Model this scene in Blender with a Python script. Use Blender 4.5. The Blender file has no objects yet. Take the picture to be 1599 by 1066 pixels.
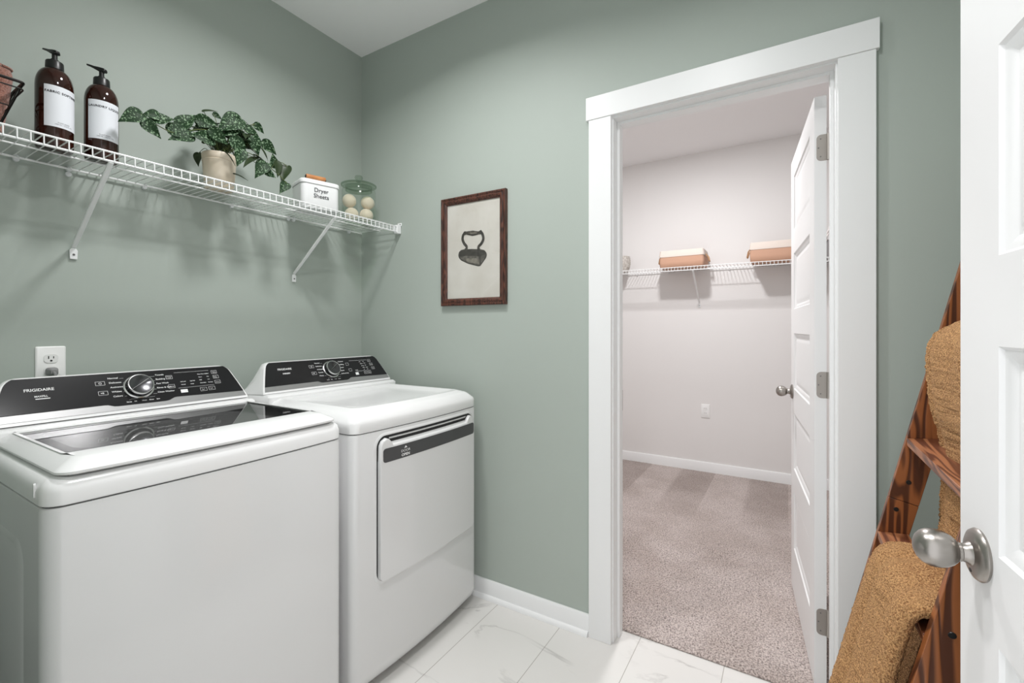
import bpy, bmesh, math, random
from mathutils import Vector, Matrix, noise
C = bpy.context.scene.collection
PI = math.pi
random.seed(7)

# ------------------------------------------------------------------ materials
def srgb(r, g, b):
    f = lambda c: (c / 255 / 12.92) if c / 255 <= .04045 else ((c / 255 + .055) / 1.055) ** 2.4
    return (f(r), f(g), f(b), 1)

def mat(name, col, rough=.5, metal=0, coat=0, bump=None, spec=.5, vary=None, trans=0, ior=1.45, emit=None, sheen=0):
    """bump=(scale,strength,distance)  vary=(scale,colour2,low,high)"""
    m = bpy.data.materials.new(name); m.use_nodes = True
    nt = m.node_tree; b = nt.nodes['Principled BSDF']
    b.inputs['Base Color'].default_value = col
    b.inputs['Roughness'].default_value = rough
    b.inputs['Metallic'].default_value = metal
    b.inputs['Coat Weight'].default_value = coat
    b.inputs['Coat Roughness'].default_value = .05
    b.inputs['Specular IOR Level'].default_value = spec
    b.inputs['Transmission Weight'].default_value = trans
    b.inputs['IOR'].default_value = ior
    b.inputs['Sheen Weight'].default_value = sheen
    if emit:
        b.inputs['Emission Color'].default_value = emit[0]
        b.inputs['Emission Strength'].default_value = emit[1]
    tc = nt.nodes.new('ShaderNodeTexCoord')
    if vary:
        n = nt.nodes.new('ShaderNodeTexNoise'); n.inputs['Scale'].default_value = vary[0]; n.inputs['Detail'].default_value = 6
        r = nt.nodes.new('ShaderNodeValToRGB')
        r.color_ramp.elements[0].position = vary[2]; r.color_ramp.elements[1].position = vary[3]
        r.color_ramp.elements[0].color = col; r.color_ramp.elements[1].color = vary[1]
        nt.links.new(tc.outputs['Object'], n.inputs['Vector']); nt.links.new(n.outputs['Fac'], r.inputs['Fac'])
        nt.links.new(r.outputs['Color'], b.inputs['Base Color'])
    if bump:
        n = nt.nodes.new('ShaderNodeTexNoise'); n.inputs['Scale'].default_value = bump[0]; n.inputs['Detail'].default_value = 4
        bp = nt.nodes.new('ShaderNodeBump'); bp.inputs['Strength'].default_value = bump[1]; bp.inputs['Distance'].default_value = bump[2]
        nt.links.new(tc.outputs['Object'], n.inputs['Vector']); nt.links.new(n.outputs['Fac'], bp.inputs['Height'])
        nt.links.new(bp.outputs['Normal'], b.inputs['Normal'])
    return m

M = {}
M['green'] = mat('sage_green_paint', (.413, .460, .420, 1), .55, bump=(260, .06, .002), spec=.35)
M['closet_wall'] = mat('white_closet_paint', (.80, .785, .775, 1), .6, bump=(260, .05, .002), spec=.3)
M['ceiling'] = mat('flat_ceiling_white', (.92, .92, .925, 1), .9, bump=(180, .1, .002), spec=.2)
M['trim'] = mat('semi_gloss_trim_white', (.84, .845, .845, 1), .35, spec=.45)
M['door'] = mat('door_white', (.83, .83, .83, 1), .35, spec=.45)
M['enamel'] = mat('white_enamel', (.72, .72, .72, 1), .22, coat=.5, spec=.5)
M['enamel_plastic'] = mat('white_glossy_plastic', (.85, .85, .85, 1), .25, coat=.3)
M['seam'] = mat('dark_seam', (.02, .02, .02, 1), .8)
M['black_panel'] = mat('black_glossy_panel', (.016, .016, .017, 1), .19, spec=.3)
M['grey_strip'] = mat('satin_grey_strip', (.36, .36, .36, 1), .35, metal=.6)
M['door_strip'] = mat('charcoal_handle_strip', (.065, .065, .067, 1), .35)
M['print'] = mat('printed_white', (.85, .85, .85, 1), .5)
M['print_dim'] = mat('unlit_display_digits', (.035, .032, .032, 1), .3)
M['black_plastic'] = mat('black_plastic', (.012, .012, .012, 1), .35)
M['chrome_dark'] = mat('dark_chrome', (.10, .10, .105, 1), .22, metal=.9)
M['chrome_ring'] = mat('bright_ring', (.62, .62, .62, 1), .2, metal=1)
M['nickel'] = mat('satin_nickel', (.37, .345, .32, 1), .30, metal=1)
M['hinge'] = mat('hinge_steel', (.42, .39, .36, 1), .45, metal=.8)
M['wire_white'] = mat('white_vinyl_coated_wire', (.86, .87, .87, 1), .35)
M['clip'] = mat('clear_white_clip', (.75, .77, .78, 1), .3, spec=.6)
M['outlet'] = mat('outlet_white', (.84, .84, .83, 1), .3)
M['plug_grey'] = mat('grey_plug', (.25, .25, .25, 1), .5)
M['label'] = mat('label_paper', (.74, .76, .80, 1), .6)
M['ink'] = mat('dark_ink', (.02, .02, .025, 1), .7)
M['pot'] = mat('cream_ceramic', (.66, .56, .43, 1), .45, vary=(9, (.72, .64, .52, 1), .4, .62))
M['soil'] = mat('soil', (.02, .014, .01, 1), .95, bump=(120, 1, .01))
M['leaf_back'] = mat('leaf_underside', (.024, .042, .014, 1), .5)
M['stem'] = mat('vine_stem', (.09, .12, .035, 1), .5)
M['tin'] = mat('white_enamelled_tin', (.85, .86, .86, 1), .25, coat=.3)
M['tin_wood'] = mat('orange_wood', (.60, .27, .10, 1), .45, vary=(30, (.50, .20, .07, 1), .4, .6))
M['wool'] = mat('felted_wool', (.80, .69, .56, 1), .95, bump=(220, .5, .004), sheen=.4)
M['terracotta_towel'] = mat('dusty_pink_terry', (.42, .17, .115, 1), .95, bump=(420, 1, .006), sheen=.5, vary=(260, (.26, .085, .05, 1), .45, .6))
M['black_wire'] = mat('black_iron_wire', (.014, .011, .010, 1), .45, metal=.3)
M['paper'] = mat('aged_paper', (.60, .575, .52, 1), .6, vary=(7, (.66, .64, .59, 1), .4, .65))
M['iron1'] = mat('engraving_dark', (.035, .033, .028, 1), .6, vary=(60, (.07, .065, .055, 1), .4, .6))
M['iron2'] = mat('engraving_mid', (.085, .08, .068, 1), .6, vary=(50, (.16, .15, .13, 1), .45, .6))
M['iron3'] = mat('engraving_light', (.22, .205, .17, 1), .6, vary=(40, (.12, .11, .09, 1), .45, .65))
M['bin_low'] = mat('copper_brown_canvas', (.55, .325, .225, 1), .7, bump=(300, .4, .002))
M['bin_top'] = mat('cream_canvas', (.74, .655, .59, 1), .8, bump=(300, .5, .002))
M['rope'] = mat('jute_rope', (.50, .30, .17, 1), .85, bump=(200, .8, .004))
M['grey_rope'] = mat('grey_cotton_rope', (.45, .41, .37, 1), .9, bump=(200, .8, .004), vary=(60, (.65, .62, .58, 1), .4, .6))
M['white_rope'] = mat('white_cotton_rope', (.78, .74, .72, 1), .85)
M['grey_canvas'] = mat('grey_canvas', (.30, .29, .29, 1), .8)
M['screw'] = mat('screw_metal', (.2, .2, .2, 1), .3, metal=.9)
M['pole_tan'] = mat('tan_wood', (.50, .27, .10, 1), .5)

def glass(name, col, rough=0., ior=1.45):
    m = bpy.data.materials.new(name); m.use_nodes = True
    nt = m.node_tree; nt.nodes.clear()
    out = nt.nodes.new('ShaderNodeOutputMaterial')
    g = nt.nodes.new('ShaderNodeBsdfPrincipled')
    g.inputs['Base Color'].default_value = col; g.inputs['Roughness'].default_value = rough
    g.inputs['Transmission Weight'].default_value = 1; g.inputs['IOR'].default_value = ior
    nt.links.new(g.outputs[0], out.inputs[0]); return m
def thin_glass(name, tint, gloss=.12):
    m = bpy.data.materials.new(name); m.use_nodes = True
    nt = m.node_tree; nt.nodes.clear()
    out = nt.nodes.new('ShaderNodeOutputMaterial')
    t = nt.nodes.new('ShaderNodeBsdfTransparent'); t.inputs[0].default_value = tint
    g = nt.nodes.new('ShaderNodeBsdfGlossy'); g.inputs['Roughness'].default_value = .02
    f = nt.nodes.new('ShaderNodeFresnel'); f.inputs[0].default_value = 1.5
    mx = nt.nodes.new('ShaderNodeMixShader')
    ge = nt.nodes.new('ShaderNodeNewGeometry'); iv = nt.nodes.new('ShaderNodeMath'); iv.operation = 'SUBTRACT'; iv.inputs[0].default_value = 1
    ml = nt.nodes.new('ShaderNodeMath'); ml.operation = 'MULTIPLY'
    nt.links.new(ge.outputs['Backfacing'], iv.inputs[1]); nt.links.new(iv.outputs[0], ml.inputs[0]); nt.links.new(f.outputs[0], ml.inputs[1])
    nt.links.new(ml.outputs[0], mx.inputs[0]); nt.links.new(t.outputs[0], mx.inputs[1]); nt.links.new(g.outputs[0], mx.inputs[2])
    nt.links.new(mx.outputs[0], out.inputs[0]); return m
M['amber'] = mat('amber_glass', (.034, .008, .004, 1), .07, spec=.5, coat=.2, vary=(14, (.012, .004, .003, 1), .4, .7))
M['clear_glass'] = thin_glass('clear_jar_glass', (.96, .975, .96, 1))
M['green_glass'] = thin_glass('thick_green_glass', (.82, .87, .82, 1))
M['pic_glass'] = thin_glass('picture_glass', (.99, .99, .99, 1))
M['lid_glass'] = thin_glass('tinted_lid_glass', (.72, .72, .72, 1))

def wood(name, c1, c2, scale=1., axis='Z', rough=.4):
    m = bpy.data.materials.new(name); m.use_nodes = True
    nt = m.node_tree; b = nt.nodes['Principled BSDF']; b.inputs['Roughness'].default_value = rough
    tc = nt.nodes.new('ShaderNodeTexCoord'); mp = nt.nodes.new('ShaderNodeMapping')
    s = [14, 14, 14]; s['XYZ'.index(axis)] = 1.6
    mp.inputs['Scale'].default_value = [v * scale for v in s]
    n = nt.nodes.new('ShaderNodeTexNoise'); n.inputs['Scale'].default_value = 1.0; n.inputs['Detail'].default_value = 2; n.inputs['Distortion'].default_value = .7
    mul = nt.nodes.new('ShaderNodeMath'); mul.operation = 'MULTIPLY'; mul.inputs[1].default_value = 55
    sn = nt.nodes.new('ShaderNodeMath'); sn.operation = 'SINE'
    mr = nt.nodes.new('ShaderNodeMapRange'); mr.inputs[1].default_value = -1; mr.inputs[2].default_value = 1
    r = nt.nodes.new('ShaderNodeValToRGB'); r.color_ramp.elements[0].position = .15; r.color_ramp.elements[1].position = .75
    r.color_ramp.elements[0].color = c1; r.color_ramp.elements[1].color = c2
    L = nt.links.new
    L(tc.outputs['Object'], mp.inputs[0]); L(mp.outputs[0], n.inputs['Vector']); L(n.outputs['Fac'], mul.inputs[0])
    L(mul.outputs[0], sn.inputs[0]); L(sn.outputs[0], mr.inputs[0]); L(mr.outputs[0], r.inputs[0]); L(r.outputs[0], b.inputs['Base Color'])
    bp = nt.nodes.new('ShaderNodeBump'); bp.inputs['Strength'].default_value = .15; bp.inputs['Distance'].default_value = .002
    L(mr.outputs[0], bp.inputs['Height']); L(bp.outputs[0], b.inputs['Normal'])
    return m
M['ladder'] = wood('stained_pine', (.085, .025, .009, 1), (.32, .105, .032, 1), 1.)
M['rung'] = wood('stained_pine_rung', (.12, .035, .014, 1), (.36, .14, .06, 1), 1., 'Y')
M['frame'] = wood('dark_walnut_frame', (.030, .010, .006, 1), (.115, .040, .024, 1), 2., 'Z', .5)

def leaf_mat():
    m = mat('silver_spotted_leaf', (.018, .052, .016, 1), .55, spec=.25)
    nt = m.node_tree; b = nt.nodes['Principled BSDF']
    tc = nt.nodes.new('ShaderNodeTexCoord')
    v = nt.nodes.new('ShaderNodeTexNoise'); v.inputs['Scale'].default_value = 170; v.inputs['Detail'].default_value = 1
    r = nt.nodes.new('ShaderNodeValToRGB'); r.color_ramp.elements[0].position = .575; r.color_ramp.elements[1].position = .62
    r.color_ramp.elements[0].color = (.009, .032, .009, 1); r.color_ramp.elements[1].color = (.17, .26, .155, 1)
    nt.links.new(tc.outputs['Object'], v.inputs['Vector']); nt.links.new(v.outputs['Fac'], r.inputs[0]); nt.links.new(r.outputs[0], b.inputs['Base Color'])
    return m
M['leaf'] = leaf_mat()

def carpet_mat():
    m = mat('taupe_carpet', (.42, .36, .34, 1), .95, sheen=.3)
    nt = m.node_tree; b = nt.nodes['Principled BSDF']; L = nt.links.new
    tc = nt.nodes.new('ShaderNodeTexCoord')
    n1 = nt.nodes.new('ShaderNodeTexNoise'); n1.inputs['Scale'].default_value = 165; n1.inputs['Detail'].default_value = 3
    r1 = nt.nodes.new('ShaderNodeValToRGB'); r1.color_ramp.elements[0].position = .33; r1.color_ramp.elements[1].position = .62
    r1.color_ramp.elements[0].color = (.20, .16, .148, 1); r1.color_ramp.elements[1].color = (.68, .585, .55, 1)
    # brushed pile: broad lanes left by the vacuum and soft foot marks
    n2 = nt.nodes.new('ShaderNodeTexNoise'); n2.inputs['Scale'].default_value = 3.2; n2.inputs['Detail'].default_value = 3
    r2 = nt.nodes.new('ShaderNodeValToRGB'); r2.color_ramp.elements[0].position = .40; r2.color_ramp.elements[1].position = .60
    r2.color_ramp.elements[0].color = (.84, .82, .80, 1); r2.color_ramp.elements[1].color = (1.0, 1.0, 1.0, 1)
    sx = nt.nodes.new('ShaderNodeSeparateXYZ')
    w = nt.nodes.new('ShaderNodeMath'); w.operation = 'MULTIPLY_ADD'; w.inputs[1].default_value = 1.9; w.inputs[2].default_value = .12
    fr = nt.nodes.new('ShaderNodeMath'); fr.operation = 'FRACT'
    st = nt.nodes.new('ShaderNodeMapRange'); st.inputs[1].default_value = .47; st.inputs[2].default_value = .53
    ya = nt.nodes.new('ShaderNodeMapRange'); ya.inputs[1].default_value = 1.35; ya.inputs[2].default_value = 1.9; ya.inputs[3].default_value = 0; ya.inputs[4].default_value = .8
    mm = nt.nodes.new('ShaderNodeMath'); mm.operation = 'MULTIPLY'
    lane = nt.nodes.new('ShaderNodeMix'); lane.data_type = 'RGBA'; lane.inputs[6].default_value = (1, 1, 1, 1); lane.inputs[7].default_value = (.70, .67, .65, 1)
    mu = nt.nodes.new('ShaderNodeMix'); mu.data_type = 'RGBA'; mu.blend_type = 'MULTIPLY'; mu.inputs[0].default_value = 1
    mu2 = nt.nodes.new('ShaderNodeMix'); mu2.data_type = 'RGBA'; mu2.blend_type = 'MULTIPLY'; mu2.inputs[0].default_value = 1
    L(tc.outputs['Object'], n1.inputs['Vector']); L(tc.outputs['Object'], n2.inputs['Vector']); L(tc.outputs['Object'], sx.inputs[0])
    L(sx.outputs[0], w.inputs[0]); L(w.outputs[0], fr.inputs[0]); L(fr.outputs[0], st.inputs[0]); L(sx.outputs[1], ya.inputs[0])
    L(st.outputs[0], mm.inputs[0]); L(ya.outputs[0], mm.inputs[1]); L(mm.outputs[0], lane.inputs[0])
    L(n1.outputs['Fac'], r1.inputs[0]); L(n2.outputs['Fac'], r2.inputs[0])
    L(r1.outputs[0], mu.inputs[6]); L(r2.outputs[0], mu.inputs[7]); L(mu.outputs[2], mu2.inputs[6]); L(lane.outputs[2], mu2.inputs[7])
    L(mu2.outputs[2], b.inputs['Base Color'])
    bp = nt.nodes.new('ShaderNodeBump'); bp.inputs['Strength'].default_value = .9; bp.inputs['Distance'].default_value = .006
    L(n1.outputs['Fac'], bp.inputs['Height']); L(bp.outputs[0], b.inputs['Normal'])
    return m
M['carpet'] = carpet_mat()

def tile_mat():
    m = mat('marble_look_tile', (.7, .69, .67, 1), .28, coat=.2)
    nt = m.node_tree; b = nt.nodes['Principled BSDF']; L = nt.links.new
    tc = nt.nodes.new('ShaderNodeTexCoord')
    mp = nt.nodes.new('ShaderNodeMapping'); mp.inputs['Location'].default_value = (-.012, -.25, 0); mp.inputs['Rotation'].default_value = (0, 0, 0)
    # tiles .305 wide in x, .61 long in y, stacked in staggered columns
    sw = nt.nodes.new('ShaderNodeSeparateXYZ'); cb = nt.nodes.new('ShaderNodeCombineXYZ')
    br = nt.nodes.new('ShaderNodeTexBrick'); br.offset = .03; br.inputs['Scale'].default_value = 1
    br.inputs['Brick Width'].default_value = 1.22; br.inputs['Row Height'].default_value = .305; br.inputs['Mortar Size'].default_value = .0016
    br.inputs['Mortar Smooth'].default_value = .1
    br.inputs['Color1'].default_value = (1, 1, 1, 1); br.inputs['Color2'].default_value = (.97, .97, .97, 1); br.inputs['Mortar'].default_value = (.60, .58, .56, 1)
    L(tc.outputs['Object'], mp.inputs[0]); L(mp.outputs[0], sw.inputs[0]); L(sw.outputs[1], cb.inputs[0]); L(sw.outputs[0], cb.inputs[1]); L(cb.outputs[0], br.inputs['Vector'])
    # veins: ridged warped noise along a diagonal
    mv = nt.nodes.new('ShaderNodeMapping'); mv.inputs['Rotation'].default_value = (0, 0, -.95); mv.inputs['Scale'].default_value = (.9, 2.4, 1)
    n = nt.nodes.new('ShaderNodeTexNoise'); n.inputs['Scale'].default_value = 1.7; n.inputs['Detail'].default_value = 7; n.inputs['Roughness'].default_value = .56; n.inputs['Distortion'].default_value = .5
    s = nt.nodes.new('ShaderNodeMath'); s.operation = 'SUBTRACT'; s.inputs[1].default_value = .5
    a = nt.nodes.new('ShaderNodeMath'); a.operation = 'ABSOLUTE'
    mr = nt.nodes.new('ShaderNodeMapRange'); mr.inputs[1].default_value = 0; mr.inputs[2].default_value = .018; mr.inputs[3].default_value = 1; mr.inputs[4].default_value = 0
    n3 = nt.nodes.new('ShaderNodeTexNoise'); n3.inputs['Scale'].default_value = 3.3; n3.inputs['Detail'].default_value = 2
    m3 = nt.nodes.new('ShaderNodeMapRange'); m3.inputs[1].default_value = .45; m3.inputs[2].default_value = .75
    mm = nt.nodes.new('ShaderNodeMath'); mm.operation = 'MULTIPLY'
    vc = nt.nodes.new('ShaderNodeMix'); vc.data_type = 'RGBA'; vc.inputs[6].default_value = (.74, .725, .70, 1); vc.inputs[7].default_value = (.42, .405, .39, 1)
    L(tc.outputs['Object'], mv.inputs[0]); L(mv.outputs[0], n.inputs['Vector']); L(n.outputs['Fac'], s.inputs[0]); L(s.outputs[0], a.inputs[0]); L(a.outputs[0], mr.inputs[0])
    L(tc.outputs['Object'], n3.inputs['Vector']); L(n3.outputs['Fac'], m3.inputs[0]); L(mr.outputs[0], mm.inputs[0]); L(m3.outputs[0], mm.inputs[1]); L(mm.outputs[0], vc.inputs[0])
    mu = nt.nodes.new('ShaderNodeMix'); mu.data_type = 'RGBA'; mu.blend_type = 'MULTIPLY'; mu.inputs[0].default_value = 1
    L(vc.outputs[2], mu.inputs[6]); L(br.outputs['Color'], mu.inputs[7]); L(mu.outputs[2], b.inputs['Base Color'])
    bp = nt.nodes.new('ShaderNodeBump'); bp.inputs['Strength'].default_value = .3; bp.inputs['Distance'].default_value = .001; bp.invert = True
    L(br.outputs['Fac'], bp.inputs['Height']); L(bp.outputs[0], b.inputs['Normal'])
    return m
M['tile'] = tile_mat()

def towel_mat():
    m = mat('golden_tan_terry', (.5, .25, .09, 1), .95)
    nt = m.node_tree; b = nt.nodes['Principled BSDF']; L = nt.links.new
    tc = nt.nodes.new('ShaderNodeTexCoord')
    n = nt.nodes.new('ShaderNodeTexNoise'); n.inputs['Scale'].default_value = 330; n.inputs['Detail'].default_value = 4
    r = nt.nodes.new('ShaderNodeValToRGB'); r.color_ramp.elements[0].position = .36; r.color_ramp.elements[1].position = .60
    r.color_ramp.elements[0].color = (.37, .165, .060, 1); r.color_ramp.elements[1].color = (.86, .49, .215, 1)  # dark end paints the shade in the hollows of the terry
    bp = nt.nodes.new('ShaderNodeBump'); bp.inputs['Strength'].default_value = 1; bp.inputs['Distance'].default_value = .012
    L(tc.outputs['Object'], n.inputs['Vector']); L(n.outputs['Fac'], r.inputs[0]); L(r.outputs[0], b.inputs['Base Color'])
    L(n.outputs['Fac'], bp.inputs['Height']); L(bp.outputs[0], b.inputs['Normal'])
    return m
M['towel'] = towel_mat()
M['towel_band'] = mat('flat_woven_band', (.50, .26, .10, 1), .8, bump=(300, .3, .001))

# ------------------------------------------------------------------ mesh helpers
class MB:
    def __init__(s): s.v = []; s.f = []
    def add(s, vs, fs):
        o = len(s.v); s.v += [tuple(v) for v in vs]; s.f += [tuple(i + o for i in f) for f in fs]; return s
    def box(s, a, b, mtx=None):
        x0, y0, z0 = a; x1, y1, z1 = b
        vs = [Vector(p) for p in ((x0,y0,z0),(x1,y0,z0),(x1,y1,z0),(x0,y1,z0),(x0,y0,z1),(x1,y0,z1),(x1,y1,z1),(x0,y1,z1))]
        if mtx: vs = [mtx @ v for v in vs]
        return s.add(vs, [(0,3,2,1),(4,5,6,7),(0,1,5,4),(1,2,6,5),(2,3,7,6),(3,0,4,7)])
    def tube(s, pts, r, n=8, cap=True, closed=False):
        pts = [Vector(p) for p in pts]; N = len(pts); rings = []
        up = None
        for i, p in enumerate(pts):
            a = pts[(i - 1) % N] if (i or closed) else p
            b = pts[(i + 1) % N] if (i < N - 1 or closed) else p
            d = (b - a).normalized()
            if up is None:
                up = Vector((0, 0, 1)) if abs(d.z) < .9 else Vector((1, 0, 0))
            u = (up - d * up.dot(d)).normalized(); w = d.cross(u); up = u
            rr = r[i] if isinstance(r, (list, tuple)) else r
            rings.append([p + (u * math.cos(2*PI*k/n) + w * math.sin(2*PI*k/n)) * rr for k in range(n)])
        fs = []
        for i in range(N - (0 if closed else 1)):
            j = (i + 1) % N
            for k in range(n):
                fs.append((i*n+k, i*n+(k+1) % n, j*n+(k+1) % n, j*n+k))
        if cap and not closed:
            fs.append(tuple(range(n-1, -1, -1))); fs.append(tuple((N-1)*n+k for k in range(n)))
        return s.add([v for r_ in rings for v in r_], fs)
    def lathe(s, prof, c=(0,0,0), n=32, mtx=None, closed=False):
        """prof: (radius, height) list; axis z through c"""
        vs = []; fs = []
        for (r, z) in prof:
            for k in range(n):
                a = 2*PI*k/n; vs.append(Vector((r*math.cos(a), r*math.sin(a), z)))
        m = len(prof)
        for i in range(m - (0 if closed else 1)):
            j = (i+1) % m
            for k in range(n):
                fs.append((i*n+k, i*n+(k+1) % n, j*n+(k+1) % n, j*n+k))
        if not closed:
            fs.append(tuple(range(n-1, -1, -1))); fs.append(tuple((m-1)*n+k for k in range(n)))
        if mtx: vs = [mtx @ v for v in vs]
        c = Vector(c)
        return s.add([v + c for v in vs], fs)
    def loft(s, rings, cap=True, close=True):
        n = len(rings[0]); fs = []
        for i in range(len(rings)-1):
            for k in range(n if close else n-1):
                fs.append((i*n+k, i*n+(k+1) % n, (i+1)*n+(k+1) % n, (i+1)*n+k))
        if cap:
            fs.append(tuple(range(n-1, -1, -1))); fs.append(tuple((len(rings)-1)*n+k for k in range(n)))
        return s.add([v for r in rings for v in r], fs)
    def prism(s, poly, d):
        """poly: 3D points, extruded by vector d"""
        d = Vector(d); a = [Vector(p) for p in poly]
        return s.loft([a, [p + d for p in a]])

def obj(name, mb, material, parent=None, bevel=0, seg=2, smooth=40, shift=True, subsurf=0):
    me = bpy.data.meshes.new(name)
    off = Vector((0, 0, 0))
    if shift and parent is not None:
        r = parent
        while r.parent: r = r.parent
        off = Vector(r.location)
    me.from_pydata([tuple(Vector(v) - off) for v in mb.v], [], mb.f)
    if mb.f and max(max(f) for f in mb.f) >= len(mb.v): raise Exception('bad index in ' + name)
    bm = bmesh.new(); bm.from_mesh(me); bmesh.ops.recalc_face_normals(bm, faces=bm.faces); bm.to_mesh(me); bm.free()
    me.materials.append(M[material] if isinstance(material, str) else material)
    if smooth:
        for p in me.polygons: p.use_smooth = True
        me.set_sharp_from_angle(angle=math.radians(smooth))
    o = bpy.data.objects.new(name, me); C.objects.link(o)
    if parent is not None: o.parent = parent
    if bevel:
        b = o.modifiers.new('bevel', 'BEVEL'); b.width = bevel; b.segments = seg; b.limit_method = 'ANGLE'; b.angle_limit = math.radians(35)
    if subsurf:
        ss = o.modifiers.new('sub', 'SUBSURF'); ss.levels = subsurf; ss.render_levels = subsurf
    return o

def thing(name, label, cat, loc=(0, 0, 0), group=None):
    o = bpy.data.objects.new(name, None); C.objects.link(o)
    o.location = loc; o.empty_display_size = .05
    o['label'] = label; o['category'] = cat
    if group: o['group'] = group
    return o
def tag(o, label, cat, group=None):
    o['label'] = label; o['category'] = cat
    if group: o['group'] = group
    return o
def struct(name, mb, m, bevel=0, parent=None, label=None):
    o = obj(name, mb, m, parent, bevel)
    if parent is None: o['kind'] = 'structure'
    if label: o['label'] = label
    return o

def text_geo(txt, size, align='LEFT', spacing=1., bold=0):
    cu = bpy.data.curves.new('t', 'FONT'); cu.body = txt; cu.size = size; cu.align_x = align; cu.space_character = spacing; cu.offset = bold
    cu.resolution_u = 3
    o = bpy.data.objects.new('t', cu); C.objects.link(o)
    bpy.context.view_layer.update()
    dg = bpy.context.evaluated_depsgraph_get()
    me = bpy.data.meshes.new_from_object(o.evaluated_get(dg))
    vs = [v.co.copy() for v in me.vertices]; fs = [tuple(p.vertices) for p in me.polygons]
    bpy.data.objects.remove(o); bpy.data.curves.remove(cu); bpy.data.meshes.remove(me)
    return vs, fs

def rrect(x0, y0, x1, y1, r, n=6):
    pts = []
    for cx, cy, a0 in ((x1-r, y1-r, 0), (x0+r, y1-r, 90), (x0+r, y0+r, 180), (x1-r, y0+r, 270)):
        for k in range(n+1):
            a = math.radians(a0 + 90*k/n); pts.append((cx + r*math.cos(a), cy + r*math.sin(a)))
    return pts

# ------------------------------------------------------------------ camera
F, CY = 711., 512.65
cam = bpy.data.cameras.new('camera'); co = bpy.data.objects.new('camera', cam); C.objects.link(co)
cam.sensor_width = 36; cam.sensor_fit = 'HORIZONTAL'; cam.lens = 36*F/1599
cam.shift_y = -(533 - CY)/1599; cam.clip_start = .02
co.location = (2.044, -1.7415, 1.24); co.rotation_euler = (PI/2, 0, math.radians(31.28))
bpy.context.scene.camera = co

# ------------------------------------------------------------------ room shell
CH = 2.757; EX = 2.56; SY = -1.68; WT = .115; CLY = 2.46
OX0, OX1, OZ = 1.4365, 2.1865, 2.086            # rough opening
struct('floor', MB().box((-.12, SY-WT, -.06), (EX+.12, .094, 0)), 'tile')
struct('floor_closet_base', MB().box((-.6, .094, -.06), (3.3, CLY+.1, .006)), 'carpet')
struct('wall_left', MB().box((-.11, SY-WT, 0), (0, 0, CH)), 'green')
w = MB(); w.box((-.11, 0, 0), (OX0, .06, CH)); w.box((OX1, 0, 0), (EX+.11, .06, CH)); w.box((OX0, 0, OZ), (OX1, .06, CH))
struct('wall_back', w, 'green')
w = MB(); w.box((-.5, .06, 0), (OX0, WT, CH)); w.box((OX1, .06, 0), (3.2, WT, CH)); w.box((OX0, .06, OZ), (OX1, WT, CH))
struct('wall_closet_front', w, 'closet_wall')
struct('wall_right', MB().box((EX, SY, 0), (EX+.11, 0, CH)), 'green')
DX0, DX1 = 1.487, 2.345
w = MB(); w.box((-.11, SY-WT, 0), (DX0, SY, CH)); w.box((DX1, SY-WT, 0), (EX+.11, SY, CH)); w.box((DX0, SY-WT, 2.08), (DX1, SY, CH))
struct('wall_front', w, 'green')
struct('ceiling', MB().box((-.61, SY-WT, CH), (3.31, CLY+.11, CH+.08)), 'ceiling')
struct('wall_closet_back', MB().box((-.6, CLY, 0), (3.3, CLY+.11, CH)), 'closet_wall')
struct('wall_closet_left', MB().box((-.6, .06, 0), (-.5, CLY, CH)), 'closet_wall')
struct('wall_closet_right', MB().box((3.2, .06, 0), (3.3, CLY, CH)), 'closet_wall')

# carpet as real pile relief
g = MB()
def carpet_grid(x0, x1, y0, y1, st, amp):
    nx = int((x1-x0)/st); ny = int((y1-y0)/st)
    vs = []
    for j in range(ny+1):
        for i in range(nx+1):
            x = x0+(x1-x0)*i/nx; y = y0+(y1-y0)*j/ny
            h = noise.noise(Vector((x*95, y*95, 0)))*.5 + noise.noise(Vector((x*210, y*210, 3)))*.5
            e = min(1, (y-.090)/.014) if y < .11 else 1
            vs.append((x, y, (.012 + amp*h) * max(.25, e) + .001))
    g.add(vs, [(j*(nx+1)+i, j*(nx+1)+i+1, (j+1)*(nx+1)+i+1, (j+1)*(nx+1)+i) for j in range(ny) for i in range(nx)])
carpet_grid(1.4545, 2.1685, .092, .118, .004, .006)
carpet_grid(.9, 2.35, .116, 1.0, .0048, .006)
carpet_grid(-.5, .9, .116, 1.0, .05, .001)
carpet_grid(2.35, 3.2, .116, 1.0, .05, .001)
carpet_grid(-.5, 3.2, .995, CLY, .012, .003)
cp = obj('floor_closet', g, 'carpet'); cp['kind'] = 'structure'

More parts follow.
